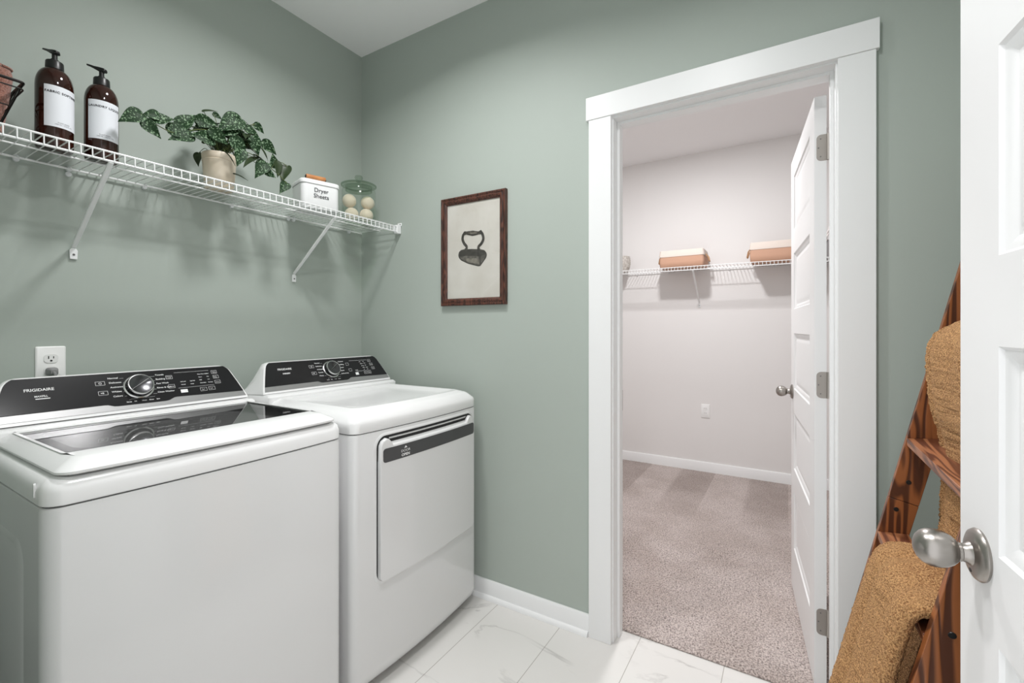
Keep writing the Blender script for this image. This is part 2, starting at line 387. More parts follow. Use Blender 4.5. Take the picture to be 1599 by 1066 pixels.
# baseboards
def baseboard(name, x0, x1, y, sgn, h=.082, shoe=True, axis='x', m='trim'):
    w = MB(); w2 = MB()
    if axis == 'x':
        prof = [(0, 0), (-.013*sgn, 0), (-.013*sgn, h-.008), (-.008*sgn, h), (0, h)]
        w.loft([[(x0, y+a, b) for a, b in prof], [(x1, y+a, b) for a, b in prof]])
        q = [(-.013*sgn, 0)] + [(-.013*sgn - .014*sgn*math.cos(t*PI/12), .019*math.sin(t*PI/12)) for t in range(7)]
        w2.loft([[(x0, y+a, b) for a, b in q], [(x1-.004, y+a, b) for a, b in q]])
    else:
        prof = [(0, 0), (-.013*sgn, 0), (-.013*sgn, h-.008), (-.008*sgn, h), (0, h)]
        w.loft([[(y+a, x0, b) for a, b in prof], [(y+a, x1, b) for a, b in prof]])
        q = [(-.013*sgn, 0)] + [(-.013*sgn - .014*sgn*math.cos(t*PI/12), .019*math.sin(t*PI/12)) for t in range(7)]
        w2.loft([[(y+a, x0, b) for a, b in q], [(y+a, x1, b) for a, b in q]])
    o = struct(name, w, m)
    if shoe: obj('shoe_moulding', w2, m, o)
baseboard('baseboard_back', 0, 1.357, 0, 1)
baseboard('baseboard_back_right', 2.268, EX, 0, 1)
baseboard('baseboard_left', SY, 0, 0, -1, axis='y')
baseboard('baseboard_right', SY, 0, EX, 1, axis='y')
baseboard('baseboard_front', 0, 1.40, SY, -1)
baseboard('baseboard_closet_back', -.5, 3.2, CLY, 1, h=.095, shoe=False)
baseboard('baseboard_closet_right', WT, CLY, 3.2, 1, h=.095, shoe=False, axis='y')
baseboard('baseboard_closet_left', WT, CLY, -.5, -1, h=.095, shoe=False, axis='y')

# closet doorway: casing, jamb, stop
CF = -.018
w = MB().box((1.357, CF, 0), (1.4490, 0, 2.074)); o = struct('trim_1', w, 'trim', .0015)
w = MB().box((2.174, CF, 0), (2.268, 0, 2.074)); struct('trim_2', w, 'trim', .0015)
w = MB().box((1.346, CF-.003, 2.074), (2.276, 0, 2.165)); struct('trim_3', w, 'trim', .0015)
w = MB(); w.box((OX0, -.001, 0), (1.4545, WT+.001, 2.068)); w.box((2.1685, -.001, 0), (OX1, WT+.001, 2.068)); w.box((OX0, -.001, 2.068), (OX1, WT+.001, OZ))
struct('trim_4', w, 'trim', .001)
w = MB(); w.box((1.4545, .042, 0), (1.4655, .078, 2.068)); w.box((2.1575, .042, 0), (2.1685, .078, 2.068)); w.box((1.4655, .042, 2.057), (2.1575, .078, 2.068))
struct('trim_5', w, 'trim', .001)
# casing on the closet side
w = MB(); w.box((1.357, WT, .0), (1.449, WT+.016, 2.074)); w.box((2.190, WT, 0), (2.268, WT+.016, 2.074)); w.box((1.346, WT, 2.074), (2.276, WT+.018, 2.165))
struct('trim_6', w, 'trim', .0015)
w = MB().box((1.4535, .082, .90), (1.4558, .112, .985)); obj('strike_plate', w, 'nickel', bpy.data.objects['trim_4'])
# laundry doorway trim round the camera
w = MB(); w.box((DX0, SY-WT, 0), (DX0+.018, SY, 2.062)); w.box((DX1-.018, SY-WT, 0), (DX1, SY, 2.062)); w.box((DX0, SY-WT, 2.062), (DX1, SY, 2.08))
struct('trim_7', w, 'trim', .001)
w = MB(); w.box((DX0-.08, SY, 0), (DX0+.012, SY+.018, 2.07)); w.box((DX1-.012, SY, 0), (DX1+.08, SY+.018, 2.07)); w.box((DX0-.09, SY, 2.07), (DX1+.09, SY+.02, 2.16))
struct('trim_8', w, 'trim', .0015)

# ------------------------------------------------------------------ panelled doors
def panel_door(name, hinge, ang, width, label, knob_s, front_side):
    """hinge: (x,y) of the hinge edge corner of face A; door runs along direction ang; thickness to +n"""
    h, th, z0 = 2.03, .035, .022
    d = Vector((math.cos(ang), math.sin(ang), 0)); n = Vector((-math.sin(ang), math.cos(ang), 0)) * front_side
    o3 = Vector((hinge[0], hinge[1], 0))
    P = lambda s, t, z: o3 + d*s + n*t + Vector((0, 0, z))
    root = bpy.data.objects.new(name, None); C.objects.link(root); root.location = (hinge[0], hinge[1], 0); root['kind'] = 'structure'
    root['label'] = label
    st = .108; zs = [(.228, .484), (.595, .851), (.962, 1.218), (1.329, 1.585), (1.696, 1.940)]
    slab = MB()
    # both faces with recessed panels; t=0 is the seen face, t=th the other
    for t0, sg in ((0, 1), (th, -1)):
        def quad(s0, z0_, s1, z1_, dep=0):
            slab.add([P(s0, t0+sg*dep, z0_), P(s1, t0+sg*dep, z0_), P(s1, t0+sg*dep, z1_), P(s0, t0+sg*dep, z1_)], [(0, 1, 2, 3)])
        quad(0, z0, st, z0+h-.022); quad(width-st, z0, width, z0+h-.022)
        prev = z0
        for (a, b) in zs + [(h, h)]:
            quad(st, prev, width-st, a); prev = b
        for (a, b) in zs:
            rings = []
            for ins, dep in ((0, 0), (.004, .0045), (.010, .0055), (.020, .0105), (.024, .0105), (.030, .0080), (.040, .0068)):
                rings.append([P(st+ins, t0+sg*dep, a+ins), P(width-st-ins, t0+sg*dep, a+ins), P(width-st-ins, t0+sg*dep, b-ins), P(st+ins, t0+sg*dep, b-ins)])
            slab.loft(rings, cap=False)
            slab.add(rings[-1], [(0, 1, 2, 3)])
    zt = z0+h-.022
    for a, b in (((0, z0), (0, zt)), ((0, zt), (width, zt)), ((width, zt), (width, z0)), ((width, z0), (0, z0))):
        slab.add([P(a[0], 0, a[1]), P(b[0], 0, b[1]), P(b[0], th, b[1]), P(a[0], th, a[1])], [(0, 1, 2, 3)])
    obj('panel_slab', slab, 'door', root, smooth=25)
    # knobs both sides
    for t0, sg in ((0, -1), (th, 1)):
        c = P(width-.062, t0, .944)
        ax = n*sg; rot = ax.to_track_quat('Z', 'Y').to_matrix().to_4x4()
        rose = MB().lathe([(0, 0), (.0325, 0), (.0335, .003), (.031, .007), (.026, .0095), (.016, .011), (0, .011)], c, 40, rot)
        kb = MB().lathe([(.0, .009), (.0165, .009), (.0138, .0125), (.0118, .0165), (.0112, .0195), (.0122, .0205), (.0122, .0235), (.0145, .0245), (.0188, .0290), (.0222, .0350), (.0241, .0415), (.0245, .0475), (.0235, .0540), (.0205, .0600), (.0150, .0650), (.0080, .0680), (0, .0688)], c, 40, rot)
        r = obj('knob_rosette', rose, 'nickel', root); obj('door_knob', kb, 'nickel', root)
        hole = MB().lathe([(0, 0), (.0032, 0), (.0032, .0006), (0, .0006)], c + ax*.0100 + Vector((0, 0, -.021)) , 14, rot)
        obj('keyhole', hole, 'black_plastic', r)
    lat = MB(); lat.box((-.0125, -.0008, .915), (.0125, .0008, .972), Matrix.Translation(P(width, th/2, 0)) @ Matrix(((n.x, d.x, 0, 0), (n.y, d.y, 0, 0), (0, 0, 1, 0), (0, 0, 0, 1))))
    obj('latch_plate', lat, 'nickel', root)
    return root, P, n, d

# closet door, swung into the closet past square (hinged on the right jamb)
ang = math.radians(95.2)
cd, P, n, d = panel_door('door_1', (2.119, .126), ang, .708, 'white five panel door standing open inside the carpeted closet', 0, -1)
for z in (.243, 1.048, 1.854):
    hb = MB()
    # leaf let into the hinge edge of the slab, rounded corners
    pts = []
    for (a, b) in rrect(.006, z-.0445, .050, z+.0445, .014, 5):
        a = min(a, .0375); pts.append(P(-.0008, a, b))
    hb.prism(pts, d*.002)
    hg = obj('hinge', hb, 'hinge', cd)
    kn = MB()
    kn.tube([P(-.004, .040, z-.0445), P(-.004, .040, z+.0445)], .0055, 12)
    obj('hinge_knuckle', kn, 'hinge', hg)
    for (a, b) in ((.018, -.030), (.012, 0), (.018, .030)):
        sc = MB().lathe([(0, 0), (.0022, 0), (.0022, .0008), (0, .0008)], P(-.0008, a, z+b), 10, (-d).to_track_quat('Z', 'Y').to_matrix().to_4x4())
        obj('hinge_screw', sc, 'screw', hg)
# laundry door beside the camera, latch edge towards the back wall
a2 = math.atan2(.9969, -.0785)
nd, P2, n2, d2 = panel_door('door_2', (2.3170, -1.657), a2, .806, 'white five panel door beside the viewer with egg shaped nickel knob', 0, -1)
for z in (.25, 1.05, 1.85):
    kn = MB(); kn.tube([P2(-.006, .038, z-.044), P2(-.006, .038, z+.044)], .0055, 12)
    obj('hinge', kn, 'hinge', nd)

# ------------------------------------------------------------------ washer and dryer
def outline(y0, y1, x0, x1, r, bow, n=7, nf=14):
    """plan outline, counter clockwise, front (x1) bowed"""
    pts = []
    yc = (y0+y1)/2; hw = (y1-y0)/2
    fx = lambda y: x1 + bow*(1-((y-yc)/hw)**2)
    # back edge
    pts.append((x0, y1)); pts.append((x0, y0))
    def arc(cx, cy, a0, a1):
        for k in range(n+1):
            a = math.radians(a0+(a1-a0)*k/n); pts.append((cx+r*math.cos(a), cy+r*math.sin(a)))
    xr = fx(y0+r)
    arc(xr-r, y0+r, 270, 360)
    for k in range(1, nf):
        y = y0+r+(y1-y0-2*r)*k/nf; pts.append((fx(y), y))
    arc(xr-r, y1-r, 0, 90)
    return pts

def ring(pl, z): return [Vector((x, y, z)) for x, y in pl]

def console(root, yc, markings_fn):
    O = Vector((.300, yc, .985)); U = Vector((0, 1, 0)); V = Vector((-.065, 0, .110)).normalized(); N = U.cross(V)
    if N.x < 0: N = -N
    Q = lambda u, v, t=0: O + U*u + V*v + N*t
    top = .1355
    half = [(.330, -.004), (.327, .012), (.3085, .070), (.297, .103)]
    c = [(.297, .103)]
    for k in range(1, 9):
        t = k/8; c.append(((1-t)**2*.297 + 2*t*(1-t)*.288 + t*t*.255, (1-t)**2*.103 + 2*t*(1-t)*top + t*t*top))
    hp = half[:-1] + c + [(.12, top), (0, top)]
    outl = hp + [(-u, v) for u, v in reversed(hp[:-1])]
    body = MB()
    r0 = [Q(u, v) for u, v in outl]
    def sh(f, t): return [Q(u*f, v*(1-(1-f)*3) if v > .05 else v, t) for u, v in outl]
    r00 = [Q(u*.993, v-.0015 if v > .05 else v, .002) for u, v in outl]
    r1 = [p + Vector((-.012, 0, .0005)) for p in r0]
    r2 = [Vector((p.x-.030 if p.z > 1.03 else p.x-.030, yc+(p.y-yc)*1.0, .985+(p.z-.985)*.97)) for p in r0]
    r3 = [Vector((.150, yc+(p.y-yc)*1.01, .975+(p.z-.985)*.38)) for p in r0]
    r4 = [Vector((.125, yc+(p.y-yc)*1.01, .970+(p.z-.985)*.15)) for p in r0]
    body.loft([r00, r0, r1, r2, r3, r4])
    cb = obj('console_housing', body, 'enamel_plastic', root, smooth=35)
    # grey strip
    ins = .006
    def edge(v): # half width at v
        for (a, b) in zip(hp, hp[1:]):
            if a[1] <= v <= b[1]: return a[0]+(b[0]-a[0])*(v-a[1])/(b[1]-a[1]) - ins
        return .25
    strip = MB(); pts = [(-edge(.005), .005), (edge(.005), .005), (edge(.03), .03), (-edge(.03), .03)]
    strip.prism([Q(u, v, .0022) for u, v in pts], N*.0012)
    obj('grey_strip', strip, 'grey_strip', cb)
    bp = []
    low = [(-edge(.0255), .0255), (-.088, .0262), (-.080, .0255), (-.066, .0195), (-.058, .0185), (.068, .0180), (.078, .0195), (.094, .0275), (.102, .0285), (edge(.0235), .0235)]
    bp += low
    tp = [(u-ins if u > .2 else u, min(v, top-.0045)) for u, v in hp if v > .06]
    bp += tp + [(-u, v) for u, v in reversed(tp[:-1])]
    pan = MB().prism([Q(u, v, .0026) for u, v in bp], N*.0022)
    pn = obj('control_panel', pan, 'black_panel', root, .0006)
    T = .0050
    mk = MB()
    def put(txt, u, v, size, align='LEFT', sx=1.15, spacing=1., target=None, bold=0):
        vs, fs = text_geo(txt, size, align, spacing, bold)
        (target or mk).add([Q(u + p.x*sx, v + p.y, T) for p in vs], fs)
    def line(u0, v0, u1, v1, w=.0006, target=None):
        dd = Vector((u1-u0, v1-v0)); l = dd.length; nx, ny = -dd.y/l*w/2, dd.x/l*w/2
        (target or mk).add([Q(u0+nx, v0+ny, T), Q(u1+nx, v1+ny, T), Q(u1-nx, v1-ny, T), Q(u0-nx, v0-ny, T)], [(0, 1, 2, 3)])
    def rect(u, v, w, h, t=.0007):
        line(u-w/2, v-h/2, u+w/2, v-h/2, t); line(u-w/2, v+h/2, u+w/2, v+h/2, t); line(u-w/2, v-h/2, u-w/2, v+h/2, t); line(u+w/2, v-h/2, u+w/2, v+h/2, t)
    brand = MB(); start = MB()
    markings_fn(put, line, rect, Q, T, mk, brand, start)
    obj('brand_lettering', brand, 'print', pn, smooth=0); obj('start_button', start, 'print', pn, smooth=0)
    obj('control_markings', mk, 'print', pn, smooth=0)
    # dial
    qz = N.to_track_quat('Z', 'Y').to_matrix().to_4x4()
    kc = Q(.004, .076, .0048)
    rg = MB().lathe([(0, 0), (.0405, 0), (.0405, .003), (.0375, .005), (0, .005)], kc, 48, qz)
    dial = obj('selector_dial', MB().lathe([(0, .004), (.0365, .004), (.0350, .018), (.0335, .0225), (.0315, .0235), (.0300, .0225), (0, .0225)], kc, 48, qz), 'chrome_dark', root)
    obj('dial_ring', rg, 'chrome_ring', dial)
    obj('dial_rim', MB().lathe([(.0352, .0195), (.0338, .0232), (.0315, .0238), (.0308, .0228), (.0335, .0195)], kc, 48, qz, closed=True), 'chrome_ring', dial)
    ptr = MB()
    kq = lambda u, v, t: kc + U*u + V*v + N*t
    ptr.add([kq(-.026, -.015, .0236), kq(.022, .017, .0236), kq(.027, .009, .0236)], [(0, 1, 2)])
    obj('dial_pointer', ptr, 'chrome_dark', dial, smooth=0)
    lp = MB(); lp.add([kq(-.0262, -.0162, .0240), kq(-.0255, -.0150, .0240), kq(.0225, .0180, .0240), kq(.0222, .0165, .0240)], [(0, 1, 2, 3)])
    obj('pointer_line', lp, 'chrome_ring', dial, smooth=0)
    return pn

def marks_common(put, line, rect, mk, left, right, btns, bottom):
    vs0 = [.113, .0975, .082, .0665, .051]
    for i, t in enumerate(left):
        put(t, -.0690+i*.0012, vs0[i]-.002, .0072, bold=.0001)
        k = len(t)*.0042
        line(-.0650+i*.001+k, vs0[i]-.0022, -.036+abs(i-2)*.003, vs0[i]-.0022, .0005)
    for i, t in enumerate(right):
        put(t, .0545-i*.001, vs0[i]-.002, .0072, bold=.0001)
        line(.042-abs(i-2)*.002, vs0[i]-.0035, .0525-i*.001, vs0[i]-.0035, .0005)
    for i, t in enumerate(bottom):
        put(t, -.035+i*.0195, .0265, .0048, bold=.0001)
    line(-.028, .0345, -.020, .0365, .0004); line(-.020, .0365, .040, .0375, .0004)
    rect(-.0885, .0985, .022, .0125); rect(-.0860, .0655, .022, .0125)
    # power symbol
    for k in range(10):
        a0, a1 = math.radians(110+k*32), math.radians(110+(k+1)*32)
        line(-.0885+.0034*math.cos(a0), .0985+.0034*math.sin(a0), -.0885+.0034*math.cos(a1), .0985+.0034*math.sin(a1), .0008)
    line(-.0885, .0985, -.0885, .1022, .0008)
    put('▷II' if False else '>II', -.092, .0632, .0066, bold=.0002)

def washer_marks(put, line, rect, Q, T, mk, brand, start):
    marks_common(put, line, rect, mk, ['Normal', 'Delicates', 'Activewear', 'Whites', 'Colors'], ['Towels', 'Bedding', 'Fast Wash', 'Rinse & Spin', 'Clean Washer'], None, ['Sense', 'Fill', 'Wash', 'Rinse', 'Spin'])
    put('FRIGIDAIRE', -.2515, .0905, .0118, sx=1.02, bold=.00015, target=brand)
    put('MAXFILL', -.2325, .0715, .0078, sx=.90, bold=.0001, target=brand)
    line(-.2310, .0665, -.2015, .0665, .0024, target=brand)
    rect(.0925, .1015, .018, .0125); rect(.0935, .0675, .018, .0125)
    put('Water', .0855, .1025, .0048); put('Level', .0860, .0975, .0048); put('Temp', .0870, .0655, .0052)
    line(.1088, .1168, .2175, .1168, .0006); line(.1110, .0580, .2240, .0590, .0006)
    for i, (u, v, t) in enumerate([(.122, .080, 'Soil Level'), (.151, .080, 'Light Soil'), (.122, .069, 'Normal'), (.151, .069, 'Heavy'), (.179, .1035, 'Deep Water Rinse'), (.207, .1035, 'Cold'), (.180, .092, 'Warm'), (.207, .092, 'Hot'),
                     (.181, .081, 'High'), (.207, .081, 'Low'), (.181, .069, 'Extra Rinse'), (.207, .069, 'Pre Soak')]):
        put(t, u, v, .0042, sx=1., bold=.0001)
    rect(.1865, .0455, .020, .0125); rect(.2135, .0465, .020, .0125); put('Spin', .181, .0435, .005); put('Soil', .208, .0445, .005)
    rect(.2345, .1090, .018, .0120); rect(.2365, .0895, .018, .0120); rect(.2380, .0690, .018, .0120)
    for v in (.1105, .0910): put('Extra', .2290, v-.0010, .0044); put('Wash', .2290, v-.0055, .0044)
    put('Delay', .2320, .0670, .0046)
    start.add([Q(.1160, .0400, T), Q(.1370, .0400, T), Q(.1370, .0520, T), Q(.1160, .0520, T)], [(0, 1, 2, 3)])
def dryer_marks(put, line, rect, Q, T, mk, brand, start):
    marks_common(put, line, rect, mk, ['Normal', 'Delicates', 'Activewear', 'Towels', 'Heavy'], ['Cottons', 'Bedding', 'Timed', 'Quick', 'Refresh Dry'], None, ['Sense', 'Dry', 'Cool', 'Done'])
    put('FRIGIDAIRE', -.2440, .0930, .0118, sx=1.02, bold=.00015, target=brand)
    put('EVENDRY', -.2270, .0740, .0076, sx=1.0, bold=.0003, target=brand)
    rect(.1000, .0970, .016, .0120); rect(.1060, .0655, .016, .0120)
    line(.1171, .1138, .2200, .1120, .0007); line(.1330, .0555, .2223, .0545, .0007)
    for (u, v, t) in [(.172, .103, 'High'), (.194, .104, 'Low'), (.175, .092, 'Medium'), (.197, .094, 'More'), (.178, .081, 'Normal'), (.199, .083, 'Less'), (.181, .071, 'Gentle'), (.201, .071, 'Damp'), (.184, .061, 'Air'), (.204, .061, 'Dry'), (.134, .0605, 'Minutes')]:
        put(t, u, v, .0046, sx=1., bold=.0001)
    rect(.1890, .0440, .018, .0120); rect(.2120, .0440, .018, .0120)
    rect(.2340, .1070, .018, .0120); rect(.2390, .0870, .018, .0120); rect(.2430, .0660, .018, .0120)
    put('Eco', .2290, .1050, .0055); put('Temp', .2330, .0850, .0055); put('Time', .2370, .0640, .0055); put('Dry', .184, .042, .0055); put('Alert', .206, .042, .0055)
    start.add([Q(.1280, .0370, T), Q(.1460, .0370, T), Q(.1460, .0500, T), Q(.1280, .0500, T)], [(0, 1, 2, 3)])

def washer():
    y0, y1 = -1.463, -.777; yc = (y0+y1)/2
    root = thing('washing_machine', 'white top-load washing machine with dark glass lid and black control panel, left of the dryer', 'washing machine', (.48, yc, 0))
    R = .035; bow = .016
    ol = lambda ins, x1=.826, x0=.13, r=R: outline(y0+ins, y1-ins, x0, x1-ins, max(.006, r-ins*.5), bow)
    body = MB().loft([ring(ol(.012), .022), ring(ol(.003), .035), ring(ol(0), .06), ring(ol(0), .880), ring(ol(.0015), .8875), ring(ol(.004), .889)])
    bd = obj('cabinet_body', body, 'enamel', root)
    obj('seam', MB().loft([ring(ol(.005), .888), ring(ol(.005), .894)]), 'seam', bd)
    for sx, sy in ((.2, y0+.06), (.2, y1-.06), (.75, y0+.06), (.75, y1-.06)):
        obj('levelling_foot', MB().lathe([(0, 0), (.022, 0), (.022, .012), (.012, .024), (0, .024)], (sx, sy, 0), 16), 'black_plastic', root)
    # side embossing on the left side panel
    em = MB().loft([[Vector((x, y0-.0, z)) for x, z in rrect(.22, .12, .70, .80, .05)], [Vector((x, y0-.004, z)) for x, z in rrect(.232, .132, .688, .788, .045)]])
    obj('side_embossing', em, 'enamel', bd)
    band = MB().loft([ring(ol(.003), .8915), ring(ol(0), .8945), ring(ol(0), .918), ring(ol(.004), .932), ring(ol(.014), .942), ring(ol(.026), .945)])
    dk = obj('top_deck', band, 'enamel_plastic', root)
    obj('side_catch', MB().loft([[Vector((x, y0+.001, z)) for x, z in rrect(.770, .905, .778, .935, .0035)], [Vector((x, y0-.0025, z)) for x, z in rrect(.771, .906, .777, .934, .003)]]), 'enamel_plastic', dk)
    # rear deck carrying the console
    rb = outline(y0+.010, y1-.010, .13, .352, .012, 0, 3, 3)
    rb2 = outline(y0+.016, y1-.016, .13, .346, .012, 0, 3, 3)
    obj('rear_deck', MB().loft([ring(rb, .940), ring(rb, .972), ring(rb2, .9795)]), 'enamel_plastic', dk)
    # lid: frame with a hole, chamfered
    gx0, gx1, gy0, gy1 = .372, .734, -1.411, -.828
    lo = lambda ins, xf=.838: outline(y0+.020+ins, y1-.020-ins, .356, xf-ins-.012, .030-ins*.3, .012, 7, 14)
    n = len(lo(0))
    def hole(z, ins=0):
        """match the outline parametrisation on the rectangular hole"""
        pts = []
        for (x, y) in lo(0):
            cx, cy = (gx0+gx1)/2, (gy0+gy1)/2
            a, b = gx1-cx-ins, gy1-cy-ins
            X0, X1 = .356, .826
            fx = (x-(X0+X1)/2)/((X1-X0)/2); fy = (y-yc)/((y1-y0)/2-.020)
            s = max(abs(fx), abs(fy))
            pts.append(Vector((cx + a*fx/s, cy + b*fy/s, z)))
        return pts
    lid = MB()
    lid.loft([ring(lo(.010), .946), ring(lo(.001), .950), ring(lo(0), .955), ring(lo(.004), .9595), ring(lo(.030), .9745), ring(lo(.036), .9765), hole(.9765, -.003), hole(.9745, 0), hole(.948, 0)], cap=False)
    ld = obj('lid', lid, 'enamel_plastic', root, smooth=30)
    obj('lid_gap', MB().loft([ring(lo(.016), .9445), ring(lo(.016), .9475)], cap=False), 'seam', ld)  # dark strip paints the shade in the gap under the lid
    gp = MB().box((gx0+.001, gy0+.001, .9705), (gx1-.001, gy1-.001, .9732)); obj('lid_glass', gp, 'lid_glass', ld, smooth=0)
    # dark printed border under the glass, and the dim tub opening
    bo = MB()
    a = [Vector((x, y, .9700)) for x, y in rrect(gx0+.001, gy0+.001, gx1-.001, gy1-.001, .001, 6)]
    b = [Vector((x, y, .9700)) for x, y in rrect(gx0+.022, gy0+.035, gx1-.030, gy1-.035, .06, 6)]
    bo.loft([a, b], cap=False); obj('glass_border', bo, 'black_plastic', ld, smooth=0)
    # inner well seen through the glass
    wl = MB()
    rr = lambda ins, z: [Vector((x, y, z)) for x, y in rrect(gx0+.006+ins, gy0+.006+ins, gx1-.006-ins, gy1-.006-ins, .05, 6)]
    wl.loft([rr(0, .9690), rr(.012, .955), rr(.03, .9475)], cap=False)
    wl.add(rr(.03, .9475), [tuple(range(28))])
    obj('inner_lid', wl, 'grey_inner', ld)
    ms = MB()
    for (a, b, c_, d_) in ((.60, -1.285, .690, -.985),): 
        for (p, q) in (((a, b), (c_, b)), ((a, d_), (c_, d_)), ((a, b), (a, d_)), ((c_, b), (c_, d_))):
            ms.box((min(p[0], q[0])-.0006, min(p[1], q[1])-.0006, .9484), (max(p[0], q[0])+.0006, max(p[1], q[1])+.0006, .9490))
    for k in range(7): ms.box((.61+.010*k, -1.24, .9484), (.613+.010*k, -1.24+.09*(1+.3*math.sin(k*5)), .9490))
    for k in range(6): ms.box((.615+.010*k, -1.10, .9484), (.618+.010*k, -1.10+.07*(1+.3*math.sin(k*3)), .9490))
    obj('instruction_print', ms, 'plug_grey', ld, smooth=0)
    console(root, yc, washer_marks)
    return root

M['grey_inner'] = mat('inner_lid_grey', (.42, .42, .42, 1), .5)

def dryer():
    y0, y1 = -.745, -.060; yc = (y0+y1)/2
    root = thing('clothes_dryer', 'white front-load clothes dryer with charcoal door strip, in the corner right of the washer', 'dryer', (.48, yc, 0))
    bow = .017; X1 = .833
    fx = lambda y: X1 + bow*(1-((y-yc)/.3425)**2)
    ol = lambda ins, r=.030: outline(y0+ins, y1-ins, .13, X1-ins, max(.006, r-ins*.5), bow, 7, 24)
    # body with recess cut: build shell around the door opening
    body = MB().loft([ring(ol(.022), .030), ring(ol(.006), .050), ring(ol(0), .075), ring(ol(0), .8800), ring(ol(.0015), .8865), ring(ol(.004), .888)])
    bd = obj('cabinet_body', body, 'enamel', root)
    obj('seam', MB().loft([ring(ol(.005), .887), ring(ol(.005), .8925)]), 'seam', bd)
    for sx, sy in ((.2, y0+.06), (.2, y1-.06), (.75, y0+.06), (.75, y1-.06)):
        obj('levelling_foot', MB().lathe([(0, 0), (.022, 0), (.022, .018), (.012, .032), (0, .032)], (sx, sy, 0), 16), 'black_plastic', root)
    top = MB()
    o2 = lambda ins, z, e=0: ring(outline(y0+ins, y1-ins, .13, X1-ins-e, .034, bow, 7, 24), z)
    top.loft([o2(.003, .890), o2(0, .893), o2(0, .922), o2(.0025, .9315), o2(.022, .9515), o2(.027, .9550), o2(.034, .9580), o2(.055, .9655)], cap=False)
    # shallow dished work surface
    i1 = ring(outline(y0+.055, y1-.055, .13, X1-.055, .034, bow, 7, 24), .9655)
    def dish(ins, z): 
        return [Vector((min(max(v.x, .345+ins*.4), 9), yc+(v.y-yc)*(1-ins/.29), z)) if True else v for v in ring(outline(y0+.055, y1-.055, .13, X1-.055-ins, .034, bow, 7, 24), z)]
    top.loft([i1, dish(.010, .9655), dish(.016, .9640), dish(.045, .9560), dish(.060, .9535), dish(.100, .9525)], cap=False)
    top.add(dish(.100, .9525), [tuple(range(len(i1)))])
    tp = obj('top_deck', top, 'enamel_plastic', root, smooth=50)
    rb = outline(y0+.010, y1-.012, .13, .345, .012, 0, 3, 3); rb2 = outline(y0+.016, y1-.018, .13, .336, .012, 0, 3, 3)
    obj('rear_deck', MB().loft([ring(rb, .940), ring(rb, .972), ring(rb2, .9805)]), 'enamel_plastic', tp)
    # ---- door
    yl, yr, zb, zt = -.648, -.108, .372, .862
    def face(pts, off): return [Vector((fx(y)+off, y, z)) for y, z in pts]
    def dense(pts, m=3):
        out = []
        for i, p in enumerate(pts):
            q = pts[(i+1) % len(pts)]
            k = 14 if abs(q[0]-p[0]) > .2 else 1
            for j in range(k): out.append((p[0]+(q[0]-p[0])*j/k, p[1]+(q[1]-p[1])*j/k))
        return out
    gap = dense(rrect(yl-.006, zb-.006, yr+.006, zt+.006, .040, 7))
    gap_i = dense(rrect(yl-.001, zb-.001, yr+.001, zt+.001, .036, 7))
    def curved(poly, off0, off1, nm, m, par, bev=0, sm=40):
        """curved plate following the bowed front: strips in y"""
        mb = MB(); N = 40
        ys = [p[0] for p in poly]; a, b = min(ys), max(ys)
        # z-extents at y
        def ext(y):
            zs = []
            for i in range(len(poly)):
                p, q = poly[i], poly[(i+1) % len(poly)]
                if (p[0]-y)*(q[0]-y) <= 0 and p[0] != q[0]: zs.append(p[1]+(q[1]-p[1])*(y-p[0])/(q[0]-p[0]))
            return (min(zs), max(zs)) if zs else (poly[0][1], poly[0][1])
        yy = [a+(b-a)*(.5-.5*math.cos(PI*i/N)) for i in range(N+1)]
        rings = []
        for y in yy:
            y_ = min(max(y, a+1e-5), b-1e-5); lo_, hi = ext(y_)
            rings.append([Vector((fx(y)+off0, y, lo_)), Vector((fx(y)+off1, y, lo_)), Vector((fx(y)+off1, y, hi)), Vector((fx(y)+off0, y, hi))])
        mb.loft(rings); return obj(nm, mb, m, par, bev, 3, sm)
    def P4(y0_, z0_, y1_, z1_, r): return rrect(y0_, z0_, y1_, z1_, r, 8)
    curved(P4(yl-.005, zb-.005, yr+.005, zt+.005, .034), -.004, .0008, 'door_gap', 'seam', bd)
    fr = MB()
    A_ = dense(rrect(yl-.016, zb-.016, yr+.016, zt+.016, .046, 7)); B_ = dense(rrect(yl-.012, zb-.012, yr+.012, zt+.012, .044, 7)); 
    fr.loft([face(A_, 0), face(B_, .003), face(dense(rrect(yl-.007, zb-.007, yr+.007, zt+.007, .040, 7)), .003), face(dense(rrect(yl-.005, zb-.005, yr+.005, zt+.005, .038, 7)), -.002)], cap=False)
    obj('door_surround', fr, 'enamel', bd, smooth=60)
    # door slab: lower plate to the strip, raised; above it a scooped finger grip
    dr_ = curved([(yl, zb+.0)] and rrect(yl, zb, yr, zt-.062, .018, 6), 0, .016, 'door', 'enamel', root, .003)
    stp = curved(rrect(yl+.010, .778, yr-.002, .826, .010, 5), .012, .0172, 'handle_strip', 'door_strip', dr_)
    # scoop: profile lofted along y, ends closed by rounded cheeks
    sc = MB(); rings = []
    prof = [(.0165, .798), (.0165, .827), (.0150, .832), (.004, .838), (-.002, .846), (.0015, .855), (.006, .859)]
    N = 30
    for i in range(N+1):
        y = yl+.048+(yr-yl-.096)*i/N
        rings.append([Vector((fx(y)+a, y, z)) for a, z in prof] + [Vector((fx(y)-.008, y, .859)), Vector((fx(y)-.008, y, .798))])
    sc.loft(rings); obj('grip_scoop', sc, 'enamel', dr_)
